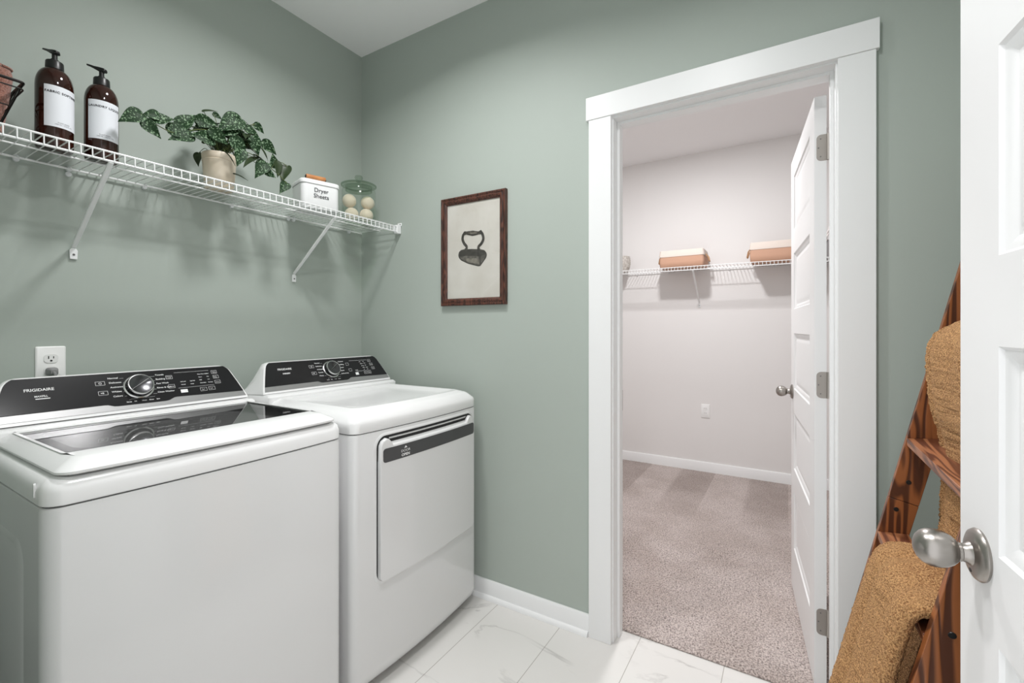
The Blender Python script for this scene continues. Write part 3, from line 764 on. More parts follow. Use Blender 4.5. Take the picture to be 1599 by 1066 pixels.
    for s, ya, yb in ((1, yl, yl+.062), (-1, yr-.062, yr)):
        ck = MB(); rings = []
        pr = P4(ya, .780, yb, .860, .030) if True else None
        if s == 1: poly = [(ya, .78), (yb, .78), (yb-.002, .826), (yb-.010, .842), (yb-.024, .856), (yb-.034, zt-.002), (ya+.026, zt-.002), (ya+.010, zt-.010), (ya+.002, zt-.024)]
        else: poly = [(yb, .78), (ya, .78), (ya+.002, .826), (ya+.010, .842), (ya+.024, .856), (ya+.034, zt-.002), (yb-.026, zt-.002), (yb-.010, zt-.010), (yb-.002, zt-.024)]
        ck.loft([[Vector((fx(y), y, z)) for y, z in poly], [Vector((fx(y)+.012, y, z)) for y, z in poly], [Vector((fx(y)+.0160, y+(((ya+yb)/2)-y)*.08, z+(.81-z)*.05)) for y, z in poly]])
        obj('grip_cheek', ck, 'enamel', dr_, .002)
    # DOOR OPEN
    tx = MB()
    X = lambda y: fx(y)+.0178
    tx.add([Vector((X(-.537), -.546, .8115)), Vector((X(-.537), -.530, .8115)), Vector((X(-.537), -.538, .8195))], [(0, 1, 2)])
    for t, z, s, bo in (('DOOR', .7985, .0125, 0), ('OPEN', .7840, .0130, .0004)):
        vs, fs = text_geo(t, s, 'CENTER', 1.0, bo)
        tx.add([Vector((X(-.538+p.x), -.538+p.x*1.18, z+p.y)) for p in vs], fs)
    obj('door_lettering', tx, 'print', stp, smooth=0)
    console(root, yc, dryer_marks)
    return root
washer(); dryer()

# ------------------------------------------------------------------ wall outlet with plug
o = thing('electrical_outlet', 'white wall outlet with one plug in its lower socket, above the washer', 'outlet', (0, -1.257, 1.124))
pl = MB().loft([[Vector((0, y, z)) for y, z in rrect(-1.293, 1.066, -1.2215, 1.182, .004)], [Vector((.003, y, z)) for y, z in rrect(-1.293, 1.066, -1.2215, 1.182, .004)], [Vector((.0055, y, z)) for y, z in rrect(-1.290, 1.069, -1.2245, 1.179, .004)]])
pp = obj('wall_plate', pl, 'outlet', o)
for zc in (1.143, 1.104):
    f = MB().loft([[Vector((x, y, z)) for y, z in rrect(-1.274, zc-.014, -1.240, zc+.014, .011)] for x in (.0055, .0075)])
    s_ = obj('socket', f, 'outlet', pp)
    sl = MB(); sl.box((.0070, -1.2645, zc-.001), (.0078, -1.2620, zc+.008)); sl.box((.0070, -1.2525, zc), (.0078, -1.2503, zc+.007))
    sl.lathe([(0, 0), (.003, 0), (.003, .0008), (0, .0008)], (.0070, -1.257, zc-.007), 12, Matrix.Rotation(PI/2, 4, 'Y'))
    obj('socket_slot', sl, 'seam', s_)
o = thing('power_plug', 'grey power plug and cord in the outlet behind the washer', 'plug', (.008, -1.257, 1.104))
obj('plug_body', MB().loft([[Vector((x, -1.257+(y)*w_, 1.101+z*w_)) for y, z in rrect(-.014, -.013, .014, .013, .008)] for x, w_ in ((.0080, 1), (.020, 1), (.030, .75), (.036, .5))]), 'plug_grey', o)
obj('cord', MB().tube([(.032, -1.257, 1.101), (.045, -1.257, 1.096), (.055, -1.256, 1.07), (.058, -1.25, 1.0), (.058, -1.24, .85)], .004, 8), 'plug_grey', o)

# ------------------------------------------------------------------ wire shelf above the machines
SZ = 1.771
def bracket(parent, ytop, ywall, ztop, zwall, X0, X1, axis='x'):
    """flat steel strut from the front rail down to a foot on the wall"""
    def T(a, b, z): return Vector((a, b, z)) if axis == 'x' else Vector((b, a, z))
    p0 = T(X1, ytop, ztop); p1 = T(X0, ywall, zwall)
    dd = (p1-p0).normalized(); side = T(0, 1, 0); side = (side - dd*side.dot(dd)).normalized(); nn = dd.cross(side)
    rings = []
    for t, w_ in ((0, .0065), (.12, .0075), (.9, .0075), (1, .0065)):
        c = p0+(p1-p0)*t
        rings.append([c+side*w_+nn*.002, c+side*w_*.7+nn*.0045, c-side*w_*.7+nn*.0045, c-side*w_+nn*.002, c-side*w_-nn*.002, c+side*w_-nn*.002])
    b = obj('support_strut', MB().loft(rings), 'wire_white', parent, .0006)
    s = 1 if axis == 'x' else -1
    ft = MB().loft([[T(x, ywall+y, zwall-.024+z) for y, z in [(-.0095, -.017), (.0095, -.017), (.0105, .012), (.005, .020), (-.005, .020), (-.0105, .012)]] for x in ((X0-.006), (X0+.0)) ] if axis == 'x' else [[T(x, ywall+y, zwall-.024+z) for y, z in [(-.0095, -.017), (.0095, -.017), (.0105, .012), (.005, .020), (-.005, .020), (-.0105, .012)]] for x in ((X0+.006), (X0))])
    f = obj('strut_foot', ft, 'wire_white', b, .001)
    c = T(X0+(.001*s), ywall, zwall-.026)
    obj('foot_screw', MB().lathe([(0, 0), (.0035, 0), (.0030, .0012), (0, .0012)], c, 12, Matrix.Rotation(PI/2, 4, 'Y') if axis == 'x' else Matrix.Rotation(PI/2, 4, 'X')), 'screw', f)

def wire_shelf(root, a0, a1, depth, z, wall, axis, step=.0254):
    """a: run along the wall; wall: coordinate of the wall plane; shelf grows to +x (axis x) or -y (axis y)"""
    s = 1 if axis == 'x' else -1
    def T(d, a, zz): return Vector((wall+s*d, a, zz)) if axis == 'x' else Vector((a, wall+s*d, zz))
    lip = .028
    fr = MB(); fr.tube([T(depth, a0, z), T(depth, a1, z)], .0030, 8); obj('front_top_rail', fr, 'wire_white', root)
    fr = MB(); fr.tube([T(depth+.001, a0, z-lip), T(depth+.001, a1, z-lip)], .0034, 8); obj('front_lower_rail', fr, 'wire_white', root)
    fr = MB(); fr.tube([T(.012, a0, z-.004), T(.012, a1, z-.004)], .0034, 8); obj('rear_rail', fr, 'wire_white', root)
    fr = MB(); fr.tube([T(depth*.52, a0, z-.004), T(depth*.52, a1, z-.004)], .0026, 8); obj('middle_rail', fr, 'wire_white', root)
    n = int((a1-a0)/step); dk = MB()
    for i in range(n+1):
        a = a0+.004+i*step
        if a > a1: break
        dk.tube([T(.006, a, z), T(depth-.004, a, z), T(depth+.0028, a, z-.004), T(depth+.0045, a, z-lip-.002)], .0017, 6)
    obj('cross_wires', dk, 'wire_white', root)
    return T
sh = thing('wire_shelf', 'white wire shelf on the green wall above the washer and dryer', 'shelf', (0, -.8, SZ))
T = wire_shelf(sh, SY+.004, -.008, .300, SZ, 0, 'x')
bracket(sh, -1.196, -1.203, SZ-.030, 1.512, .008, .300)
bracket(sh, -.403, -.411, SZ-.030, 1.505, .008, .300)
for y, big in ((-1.336, 1), (-1.215, 2), (-1.008, 1), (-.700, 1), (-.440, 1), (-.414, 1), (-.09, 1)):
    cl = MB(); cl.lathe([(0, 0), (.0075, 0), (.0085, .005), (.007, .011), (0, .012)], (.001, y, SZ-.009 if big == 1 else SZ-.004), 14, Matrix.Rotation(PI/2, 4, 'Y'))
    cl.tube([(.012, y-.006, SZ-.004), (.0175, y, SZ+.002), (.012, y+.006, SZ-.004)], .0028, 6)
    if big == 2: cl.lathe([(0, 0), (.0085, 0), (.008, .006), (0, .007)], (.0, y, SZ-.020), 14, Matrix.Rotation(PI/2, 4, 'Y'))
    obj('wall_clip', cl, 'clip', sh)
eb = MB(); eb.box((.283, -.030, SZ-.036), (.306, -.0005, SZ+.004)); eb.box((.245, -.006, SZ-.014), (.283, -.0005, SZ+.016)); eb.box((.283, -.006, SZ+.004), (.312, -.0005, SZ+.022))
e = obj('end_bracket', eb, 'wire_white', sh, .003)
obj('end_screw', MB().lathe([(0, 0), (.003, 0), (.003, .001), (0, .001)], (.304, -.006, SZ+.013), 10, Matrix.Rotation(PI/2, 4, 'X')), 'screw', e)

# ------------------------------------------------------------------ pump bottles
ST = SZ + .0018
def bottle(x, y, r, hb, label, txt, small, face_ang, nozzle_ang):
    root = thing('pump_bottle', label, 'bottle', (x, y, ST), 'amber pump bottles on the wire shelf')
    prof = [(0, 0), (r*.86, 0), (r*.96, .003), (r, .010), (r, hb*.76)]
    for k in range(1, 11):
        a = PI/2*k/10; prof.append((.0165+(r-.0165)*math.cos(a), hb*.76+hb*.225*math.sin(a)))
    prof += [(.0155, hb*.985), (.0155, hb+.006), (0, hb+.006)]
    obj('glass_body', MB().lathe(prof, (x, y, ST), 48), 'amber', root, smooth=50)
    cap = MB(); n = 60; vs = []
    rings = []
    for zz, rr in ((hb-.004, .0195), (hb-.003, .0205), (hb+.019, .0195), (hb+.021, .0185)):
        rings.append([Vector((x+(rr+(.0005 if k % 2 else 0))*math.cos(2*PI*k/n), y+(rr+(.0005 if k % 2 else 0))*math.sin(2*PI*k/n), ST+zz)) for k in range(n)])
    cap.loft(rings)
    pm = obj('pump_collar', cap, 'black_plastic', root)
    st = MB().lathe([(.0, hb+.020), (.009, hb+.020), (.009, hb+.028), (.0065, hb+.029), (.0065, hb+.044), (0, hb+.044)], (x, y, ST), 20)
    obj('pump_stem', st, 'black_plastic', pm)
    hd = MB(); d = Vector((math.cos(nozzle_ang), math.sin(nozzle_ang), 0)); sd = Vector((-d.y, d.x, 0)); c = Vector((x, y, ST+hb))
    rings = []
    for a, w_, z0_, z1_ in ((-.014, .006, .046, .051), (-.010, .0085, .043, .054), (.004, .0085, .044, .058), (.020, .0060, .053, .062), (.040, .0042, .0635, .0690), (.046, .0036, .0650, .0705)):
        rings.append([c+d*a+sd*w_+Vector((0, 0, z0_)), c+d*a-sd*w_+Vector((0, 0, z0_)), c+d*a-sd*w_*.7+Vector((0, 0, z1_)), c+d*a+sd*w_*.7+Vector((0, 0, z1_))])
    hd.loft(rings); obj('pump_nozzle', hd, 'black_plastic', pm, .0012)
    lw = 1.02; la, lb = .060, .181
    lab = MB(); N = 24; R1 = r+.0006
    lab.loft([[Vector((x+R1*math.cos(face_ang-lw+2*lw*i/N), y+R1*math.sin(face_ang-lw+2*lw*i/N), ST+z)) for i in range(N+1)] for z in (la, lb)], cap=False, close=False)
    lb_o = obj('paper_label', lab, 'label', root)
    tx = MB(); R2 = r+.0010
    def put(t, z, s, sp=1.0, bold=0):
        vs, fs = text_geo(t, s, 'CENTER', sp, bold)
        tx.add([Vector((x+R2*math.cos(face_ang+p.x/R2), y+R2*math.sin(face_ang+p.x/R2), ST+z+p.y)) for p in vs], fs)
    put(txt, lb-.022, .0092, 1.15, .0003)
    obj('title_lettering', tx, 'ink', lb_o, smooth=0); tx = MB()
    put(small[0], la+.0125, .0042, 1.1); put(small[1], la+.007, .0042, 1.1)
    obj('small_print', tx, 'ink', lb_o, smooth=0)
bottle(.160, -1.286, .0425, .2450, 'amber pump bottle with white label reading FABRIC SOFTENER, beside the wire towel basket', 'FABRIC SOFTENER', ('PLANT BASED', '1000 ML / 33.8 FL OZ'), math.radians(14), math.radians(198))
bottle(.165, -1.178, .0420, .2430, 'amber pump bottle with white label reading LAUNDRY LIQUID, nearest the potted plant', 'LAUNDRY LIQUID', ('PLANT BASED', '1000 ML / 33.8 FL OZ'), math.radians(-5), math.radians(212))

# ------------------------------------------------------------------ wire basket with rolled towels
bk = thing('wire_basket', 'black wire basket holding rolled pink towels, left end of the shelf', 'basket', (.17, -1.45, ST))
def rr3(x0, y0, x1, y1, z, r=.01): return [Vector((a, b, z)) for a, b in rrect(x0, y0, x1, y1, r, 3)]
tr = (.075, -1.555, .265, -1.372); br_ = (.110, -1.520, .225, -1.412)
zt_, zb_ = ST+.135, ST+.004
w = MB(); w.tube(rr3(*tr, zt_), .0042, 8, closed=True); obj('top_rim', w, 'black_wire', bk)
w = MB(); w.tube(rr3(*tr, zt_-.018), .0020, 6, closed=True); w.tube(rr3(*br_, zb_), .0025, 6, closed=True); w.tube(rr3(.093, -1.538, .245, -1.392, (zt_+zb_)/2), .002, 6, closed=True); obj('hoops', w, 'black_wire', bk)
w = MB()
for k in range(5):
    f = k/4
    for (a, b) in (((tr[2], tr[1]+(tr[3]-tr[1])*f), (br_[2], br_[1]+(br_[3]-br_[1])*f)), ((tr[0], tr[1]+(tr[3]-tr[1])*f), (br_[0], br_[1]+(br_[3]-br_[1])*f)),
                   ((tr[0]+(tr[2]-tr[0])*f, tr[3]), (br_[0]+(br_[2]-br_[0])*f, br_[3])), ((tr[0]+(tr[2]-tr[0])*f, tr[1]), (br_[0]+(br_[2]-br_[0])*f, br_[1]))):
        w.tube([(a[0], a[1], zt_), (b[0], b[1], zb_)], .0018, 6)
obj('side_wires', w, 'black_wire', bk)
def rolled(x, y, r, h, z0, lean, label):
    mb = MB(); rings = []
    n = 36
    for t in range(19):
        f = t/18
        rr = r*(1-.10*(1-f)) * (1 if f < .80 else math.sqrt(max(.05, 1-((f-.80)/.21)**2)))
        rings.append([Vector((x+lean[0]*f+rr*math.cos(2*PI*k/n)*(1+.04*noise.noise(Vector((k*.7, f*9, x*40)))), y+lean[1]*f+rr*math.sin(2*PI*k/n)*(1+.04*noise.noise(Vector((k*.7, f*9, x*60)))), z0+h*f + .002*noise.noise(Vector((k, f*20, 1))))) for k in range(n)])
    mb.loft(rings)
    o = obj('rolled_towel', mb, 'terracotta_towel', None, smooth=60); tag(o, label, 'towel')
    sp = MB(); pts = []
    for k in range(50):
        a = k*.28; q = r*.85*(1-k/55); pts.append((x+lean[0]+q*math.cos(a), y+lean[1]+q*math.sin(a), z0+h*(.945+.045*k/50)))
    sp.tube(pts, .003, 6); s2 = obj('spiral_edge', sp, 'terracotta_towel', None); s2.parent = o
rolled(.175, -1.420, .029, .192, ST+.008, (.0, .020), 'rolled dusty pink towel leaning out at the basket corner nearest the amber bottles')
rolled(.150, -1.478, .032, .225, ST+.008, (-.01, -.005), 'tall rolled dusty pink towel standing in the middle of the wire basket')
rolled(.215, -1.475, .028, .165, ST+.008, (.01, -.008), 'shorter rolled dusty pink towel at the front of the wire basket')

# ------------------------------------------------------------------ potted plant
PX, PY = .170, -.828
pt = thing('potted_plant', 'trailing plant with silver spotted green leaves in a cream pot on the shelf', 'plant', (PX, PY, ST))
obj('pot', MB().lathe([(0, 0), (.045, 0), (.0485, .003), (.0555, .098), (.0575, .104), (.0545, .107), (.0575, .112), (.0585, .128), (.057, .132), (.054, .130), (.0530, .112), (0, .112)], (PX, PY, ST), 48), 'pot', pt, smooth=50)
obj('soil', MB().lathe([(0, .110), (.0535, .110), (.0535, .117), (.03, .121), (0, .122)], (PX, PY, ST), 24), 'soil', pt)
LEAVES = [((0.26, -1.109, 1.93), (0.27, -1.165, 1.889), 0), ((0.24, -1.054, 1.953), (0.25, -1.1, 1.936), 0), ((0.25, -1.097, 1.914), (0.26, -1.053, 1.875), 0), ((0.24, -1.069, 1.933), (0.25, -1.011, 1.96), 0), ((0.22, -0.982, 1.949), (0.23, -0.939, 2.008), 0), ((0.23, -1.017, 1.917), (0.24, -0.949, 1.946), 0), ((0.24, -0.957, 1.92), (0.25, -1.023, 1.888), 0), ((0.15, -0.873, 2.061), (0.16, -0.834, 2.083), 1), ((0.21, -0.921, 1.996), (0.22, -0.854, 2.004), 0), ((0.16, -0.844, 2.063), (0.17, -0.819, 2.05), 0), ((0.25, -0.889, 1.927), (0.26, -0.962, 1.922), 0), ((0.22, -0.78, 2.051), (0.23, -0.859, 1.986), 2), ((0.2, -0.803, 2.063), (0.21, -0.741, 2.062), 1), ((0.17, -0.691, 2.08), (0.18, -0.659, 2.052), 0), ((0.26, -0.9, 1.956), (0.27, -0.845, 1.922), 0), ((0.27, -0.828, 1.949), (0.28, -0.785, 1.895), 0), ((0.2, -0.746, 2.036), (0.21, -0.693, 2.019), 0), ((0.28, -0.803, 1.912), (0.29, -0.821, 1.85), 0), ((0.28, -0.859, 1.883), (0.29, -0.826, 1.85), 1), ((0.23, -0.713, 1.919), (0.24, -0.777, 1.876), 1), ((0.23, -0.732, 1.996), (0.24, -0.716, 1.933), 0), ((0.2, -0.674, 2.006), (0.21, -0.623, 1.97), 0), ((0.21, -0.692, 1.973), (0.22, -0.66, 1.935), 1), ((0.23, -0.725, 1.927), (0.24, -0.672, 1.906), 1), ((0.25, -0.695, 1.901), (0.26, -0.737, 1.837), 0), ((0.25, -0.695, 1.872), (0.26, -0.656, 1.855), 0), ((0.22, -0.635, 1.911), (0.23, -0.651, 1.958), 0), ((0.24, -0.639, 1.926), (0.25, -0.637, 1.866), 1), ((0.24, -0.596, 1.919), (0.25, -0.627, 1.85), 1), ((0.25, -0.603, 1.845), (0.26, -0.637, 1.8), 0), ((0.24, -0.808, 1.826), (0.25, -0.763, 1.821), 1), ((0.13, -0.883, 1.903), (0.14, -0.891, 1.856), 1), ((0.17, -0.801, 2.038), (0.18, -0.752, 2.041), 0), ((0.2, -0.851, 1.981), (0.21, -0.808, 1.98), 1), ((0.19, -0.776, 2.015), (0.2, -0.735, 2.009), 0), ((0.19, -0.748, 1.973), (0.2, -0.706, 1.966), 0), ((0.2, -0.834, 1.941), (0.21, -0.799, 1.932), 1), ((0.15, -0.736, 2.058), (0.16, -0.698, 2.08), 1), ((0.19, -0.927, 1.972), (0.2, -0.884, 1.973), 1), ((0.13, -0.772, 2.078), (0.14, -0.75, 2.06), 0)]
rnd = random.Random(3)
LEAVES += [((.16+rnd.uniform(-.05, .06), -.825+rnd.uniform(-.07, .09), 1.93+rnd.uniform(0, .09)), None, 0 if rnd.random() < .5 else 1) for _ in range(26)]
def leaf(base, tip, kind, rn):
    b = Vector(base)
    if tip is None: t = b+Vector((rn.uniform(-.01, .05), rn.uniform(-.05, .05), rn.uniform(-.03, .02))).normalized()*.055
    else: t = Vector(tip)
    ax = t-b; L_ = max(ax.length, .03)*1.06; ax.normalize()
    view = Vector((.85, -.35, -.15)) if kind != 1 else Vector((.35, -.2, .9))
    up = (view + Vector((rn.uniform(-.3, .3), rn.uniform(-.3, .3), rn.uniform(.0, .5)))).normalized()
    nrm = (up-ax*up.dot(ax)).normalized(); sd = ax.cross(nrm)
    W_ = L_*(.365 if kind != 1 else .32)
    prof = [(-.10, .0), (-.13, .30), (-.06, .66), (.08, .94), (.22, 1.0), (.38, .90), (.54, .70), (.70, .45), (.85, .20), (1.0, .0)]
    vs = []; fs = []
    cols = (-1, -.55, 0, .55, 1)
    for i, (s, w) in enumerate(prof):
        for c in cols:
            s2 = s if c else (s if i > 2 else .02*i)
            p = b + ax*(L_*s2) + sd*(W_*w*c) + nrm*(L_*(.10*abs(c)*w - .16*s2*s2 + .015*math.sin(7*s+c*3)))
            vs.append(p)
    m = len(cols)
    for i in range(len(prof)-1):
        for j in range(m-1): fs.append((i*m+j, i*m+j+1, (i+1)*m+j+1, (i+1)*m+j))
    mb = MB(); mb.add(vs, fs)
    o = obj('leaf', mb, 'leaf' if kind != 1 else 'leaf_back', pt, smooth=80)
    so = o.modifiers.new('t', 'SOLIDIFY'); so.thickness = .0006
    ss = o.modifiers.new('s', 'SUBSURF'); ss.levels = 1; ss.render_levels = 1
    return b
stm = []
for (b, t, k) in LEAVES: stm.append(leaf(b, t, k, rnd))
def vine(pts, r=.0017):
    # smooth polyline through points
    out = []
    P_ = [Vector(p) for p in pts]
    for i in range(len(P_)-1):
        p0 = P_[max(0, i-1)]; p1 = P_[i]; p2 = P_[i+1]; p3 = P_[min(len(P_)-1, i+2)]
        for k in range(6):
            t = k/6; out.append(.5*((2*p1)+(p2-p0)*t+(2*p0-5*p1+4*p2-p3)*t*t+(3*p1-p0-3*p2+p3)*t**3))
    out.append(P_[-1])
    obj('vine', MB().tube(out, r, 6), 'stem', pt)
vine([(.18, -.83, 1.89), (.20, -.87, 1.97), (.225, -.93, 1.955), (.235, -1.0, 1.915), (.245, -1.05, 1.915), (.25, -1.08, 1.925), (.26, -1.109, 1.93)])
vine([(.17, -.81, 1.89), (.19, -.76, 1.98), (.20, -.72, 1.96), (.22, -.69, 1.92), (.235, -.66, 1.893), (.245, -.63, 1.872), (.25, -.603, 1.845)])
vine([(.235, -.66, 1.893), (.23, -.64, 1.925), (.24, -.615, 1.93), (.24, -.596, 1.919)], .0013)
vine([(.18, -.82, 1.89), (.19, -.78, 2.0), (.17, -.72, 2.06), (.17, -.691, 2.08)], .0013)
for b in stm:
    if abs(b.y+.83) < .17 and b.z > 1.85:
        c = Vector((PX+rnd.uniform(-.02, .02), PY+rnd.uniform(-.02, .02), ST+.115)); mid = (b+c)/2+Vector((.005, (b.y-PY)*.1, .03))
        vine([c, mid, b], .0011)

# ------------------------------------------------------------------ dryer sheets tin
tb = thing('storage_tin', 'white lidded tin lettered Dryer Sheets with wooden handle, on the shelf', 'tin', (.185, -.42, ST))
fr_ = Vector((.280, -.361, ST)); al = Vector((-.274, -.962, 0)).normalized(); bk_ = Vector((-.962, .274, 0)).normalized()
WD, DP, HT = .170, .140, .108
def TQ(a, b, z): return fr_ + al*a + bk_*b + Vector((0, 0, z))
def trr(i, z): return [TQ(a, b, z) for a, b in rrect(i, i, WD-i, DP-i, .022-i*.5, 6)]
obj('tin_body', MB().loft([trr(.003, 0), trr(.001, .003), trr(0.0015, HT)]), 'tin', tb, smooth=50)
ld = obj('tin_lid', MB().loft([trr(-.0015, HT+.0005), trr(-.002, HT+.002), trr(-.002, HT+.015), trr(.001, HT+.0190), trr(.010, HT+.0205)]), 'tin', tb, smooth=50)
obj('lid_shadow_gap', MB().loft([trr(.0012, HT-.0006), trr(.0012, HT+.0012)]), 'seam', tb)
h0, h1 = TQ(WD/2-.043, DP/2, HT+.050), TQ(WD/2+.043, DP/2, HT+.050)
hn = obj('wooden_handle', MB().tube([h0, h0+(h1-h0)*.04, h1-(h1-h0)*.04, h1], [.0085, .0098, .0098, .0085], 20), 'tin_wood', ld)
wr = MB(); wr.tube([TQ(WD/2-.043, DP/2, HT+.021), TQ(WD/2-.046, DP/2, HT+.050), h0], .0020, 8); wr.tube([TQ(WD/2+.043, DP/2, HT+.021), TQ(WD/2+.046, DP/2, HT+.050), h1], .0020, 8)
wr.lathe([(0, 0), (.006, 0), (.006, .002), (0, .002)], h1, 14, (h1-h0).to_track_quat('Z', 'Y').to_matrix().to_4x4())
obj('handle_wire', wr, 'black_wire', hn)
tx = MB()
for t, z in (('Dryer', .0735), ('Sheets', .0480)):
    vs, fs = text_geo(t, .0262, 'CENTER', .98, .0001)
    tx.add([fr_ + al*(WD*.50 - p.x*1.0) + Vector((0, 0, z+p.y)) + (-bk_)*.0006 for p in vs], fs)
obj('tin_lettering', tx, 'ink', tb, smooth=0)

# ------------------------------------------------------------------ glass jar with wool balls
JX, JY = .165, -.158; JR = .084
jr = thing('glass_jar', 'round lidded clear glass jar of wool balls at the corner end of the shelf', 'jar', (JX, JY, ST))
obj('jar_wall', MB().lathe([(JR-.006, .012), (JR-.004, .165), (JR-.008, .178), (JR-.012, .185), (JR-.009, .188), (JR-.004, .182), (JR, .168), (JR, .010), (JR-.006, 0), (0, 0), (0, .009)], (JX, JY, ST), 56), 'clear_glass', jr, smooth=60)
obj('jar_base', MB().lathe([(0, .001), (JR-.008, .001), (JR-.003, .008), (JR-.006, .012), (0, .012)], (JX, JY, ST), 48), 'green_glass', jr)
jl = obj('jar_lid', MB().lathe([(0, .186), (JR-.018, .184), (JR-.020, .190), (JR-.004, .190), (JR+.003, .194), (JR+.003, .199), (JR-.004, .203), (JR-.02, .207), (.020, .215), (0, .216)], (JX, JY, ST), 56), 'green_glass', jr, smooth=60)
obj('rim_ring', MB().lathe([(JR-.003, .1915), (JR+.0028, .1915), (JR+.004, .196), (JR-.001, .1995)], (JX, JY, ST), 56, closed=True), 'green_glass', jl)
obj('neck_ring', MB().lathe([(JR-.022, .168), (JR-.018, .168), (JR-.018, .190), (JR-.022, .190)], (JX, JY, ST), 56, closed=True), 'green_glass', jl)
obj('lid_knob', MB().lathe([(0, .215), (.013, .215), (.011, .222), (.019, .230), (.021, .238), (.017, .246), (0, .248)], (JX, JY, ST), 32), 'green_glass', jl, smooth=60)
BR = .0338
balls = [((.026, .026), .0465, 'lower right one of the four in the glass jar'), ((-.018, -.030), .0465, 'lower left one of the four in the glass jar'),
         ((.020, .040), .1140, 'upper right one of the four in the glass jar'), ((-.026, -.038), .1140, 'upper left one of the four in the glass jar, nearest the tin')]
for (dx, dy), z, lab in balls:
    mb = MB(); n = 28; rg = []
    for i in range(1, 18):
        a = PI*i/18; rg.append((BR*math.sin(a), -BR*math.cos(a)))
    mb.lathe([(0, -BR)] + rg + [(0, BR)], (JX+dx, JY+dy, ST+z), n)
    mb.v = [tuple(Vector(v)+Vector((noise.noise(Vector(v)*90), noise.noise(Vector(v)*90+Vector((5, 0, 0))), noise.noise(Vector(v)*90+Vector((0, 9, 0)))))*.0008) for v in mb.v]
    o = obj('wool_dryer_ball', mb, 'wool', None, smooth=80); tag(o, 'cream wool ball, '+lab, 'ball', 'wool balls in the glass jar')

# ------------------------------------------------------------------ picture
pc = thing('framed_picture', 'dark wood framed print of an antique flat iron on the green wall', 'picture', (.776, 0, 1.608))
fx0, fx1, fz0, fz1 = .590, .963, 1.349, 1.868; FWd = .034
def miter(name, pts, par):
    mb = MB()
    prof = [(0, -.001), (0, -.018), (.003, -.021), (.008, -.021), (.011, -.0185), (.015, -.0185), (.019, -.0215), (.026, -.020), (.031, -.015), (FWd, -.013), (FWd, -.001)]
    a, b, ia, ib = pts
    rings = []
    for o_, i_ in ((a, ia), (b, ib)):
        rings.append([Vector((o_[0]+(i_[0]-o_[0])*p/FWd, y, o_[1]+(i_[1]-o_[1])*p/FWd)) for p, y in prof])
    mb.loft(rings); obj(name, mb, 'frame', par, smooth=25)
co_ = [(fx0, fz0), (fx1, fz0), (fx1, fz1), (fx0, fz1)]
ci = [(fx0+FWd, fz0+FWd), (fx1-FWd, fz0+FWd), (fx1-FWd, fz1-FWd), (fx0+FWd, fz1-FWd)]
for i in range(4): miter('frame_rail', (co_[i], co_[(i+1) % 4], ci[i], ci[(i+1) % 4]), pc)
pr = obj('paper_print', MB().box((fx0+.02, -.0085, fz0+.02), (fx1-.02, -.004, fz1-.02)), 'paper', pc)
def pflat(nm, pts, y, m):
    obj(nm, MB().prism([(.776+a, y, 1.608+b) for a, b in pts], (0, .0003, 0)), m, pr, smooth=0)
def ribbon(nm, pts, ws, y, m):
    P_ = [Vector((a, b)) for a, b in pts]; out = []; W = []
    for i in range(len(P_)-1):
        p0 = P_[max(0, i-1)]; p1 = P_[i]; p2 = P_[i+1]; p3 = P_[min(len(P_)-1, i+2)]
        for k in range(8):
            t = k/8; out.append(.5*((2*p1)+(p2-p0)*t+(2*p0-5*p1+4*p2-p3)*t*t+(3*p1-p0-3*p2+p3)*t**3)); W.append(ws[i]+(ws[i+1]-ws[i])*t)
    out.append(P_[-1]); W.append(ws[-1])
    L1, L2 = [], []
    for i, p in enumerate(out):
        d = (out[min(i+1, len(out)-1)]-out[max(i-1, 0)]).normalized(); nn = Vector((-d.y, d.x))
        L1.append(p+nn*W[i]); L2.append(p-nn*W[i])
    pflat(nm, [(p.x, p.y) for p in L1] + [(p.x, p.y) for p in reversed(L2)], y, m)
pflat('iron_body', [(-.082, -.030), (-.086, -.016), (-.081, -.002), (-.070, .006), (-.055, .008), (-.005, .006), (.045, .000), (.066, -.006), (.077, -.018), (.080, -.030), (.076, -.042), (.060, -.060), (.043, -.078), (.030, -.078), (-.028, -.062), (-.068, -.044)], -.0092, 'iron1')
pflat('iron_side', [(-.079, -.026), (-.040, -.024), (.036, -.032), (.039, -.072), (.028, -.073), (-.028, -.057), (-.068, -.040)], -.0096, 'iron2')
pflat('iron_highlight', [(-.045, -.036), (.020, -.040), (.034, -.050), (.036, -.068), (.005, -.062), (-.035, -.050)], -.0099, 'iron3')
pflat('iron_heel', [(.046, -.030), (.074, -.026), (.071, -.040), (.048, -.066)], -.0096, 'iron2')
ribbon('iron_handle', [(-.046, .090), (-.057, .074), (-.060, .056), (-.050, .035), (-.037, .021), (-.037, .008), (-.046, .004)], [.005, .007, .007, .007, .007, .006, .008], -.0094, 'iron1')
ribbon('iron_handle', [(.043, .087), (.056, .067), (.060, .045), (.049, .026), (.034, .014), (.032, .002), (.040, -.002)], [.005, .007, .007, .007, .007, .006, .008], -.0094, 'iron1')
ribbon('iron_grip', [(-.048, .084), (-.036, .084), (-.001, .079), (.032, .077), (.046, .079)], [.010, .007, .0125, .007, .010], -.0098, 'iron1')
ribbon('iron_grip_shine', [(-.028, .083), (-.001, .080), (.026, .078)], [.002, .004, .002], -.0101, 'iron3')
obj('picture_glass', MB().box((fx0+.021, -.0128, fz0+.021), (fx1-.021, -.0120, fz1-.021)), 'pic_glass', pc, smooth=0)

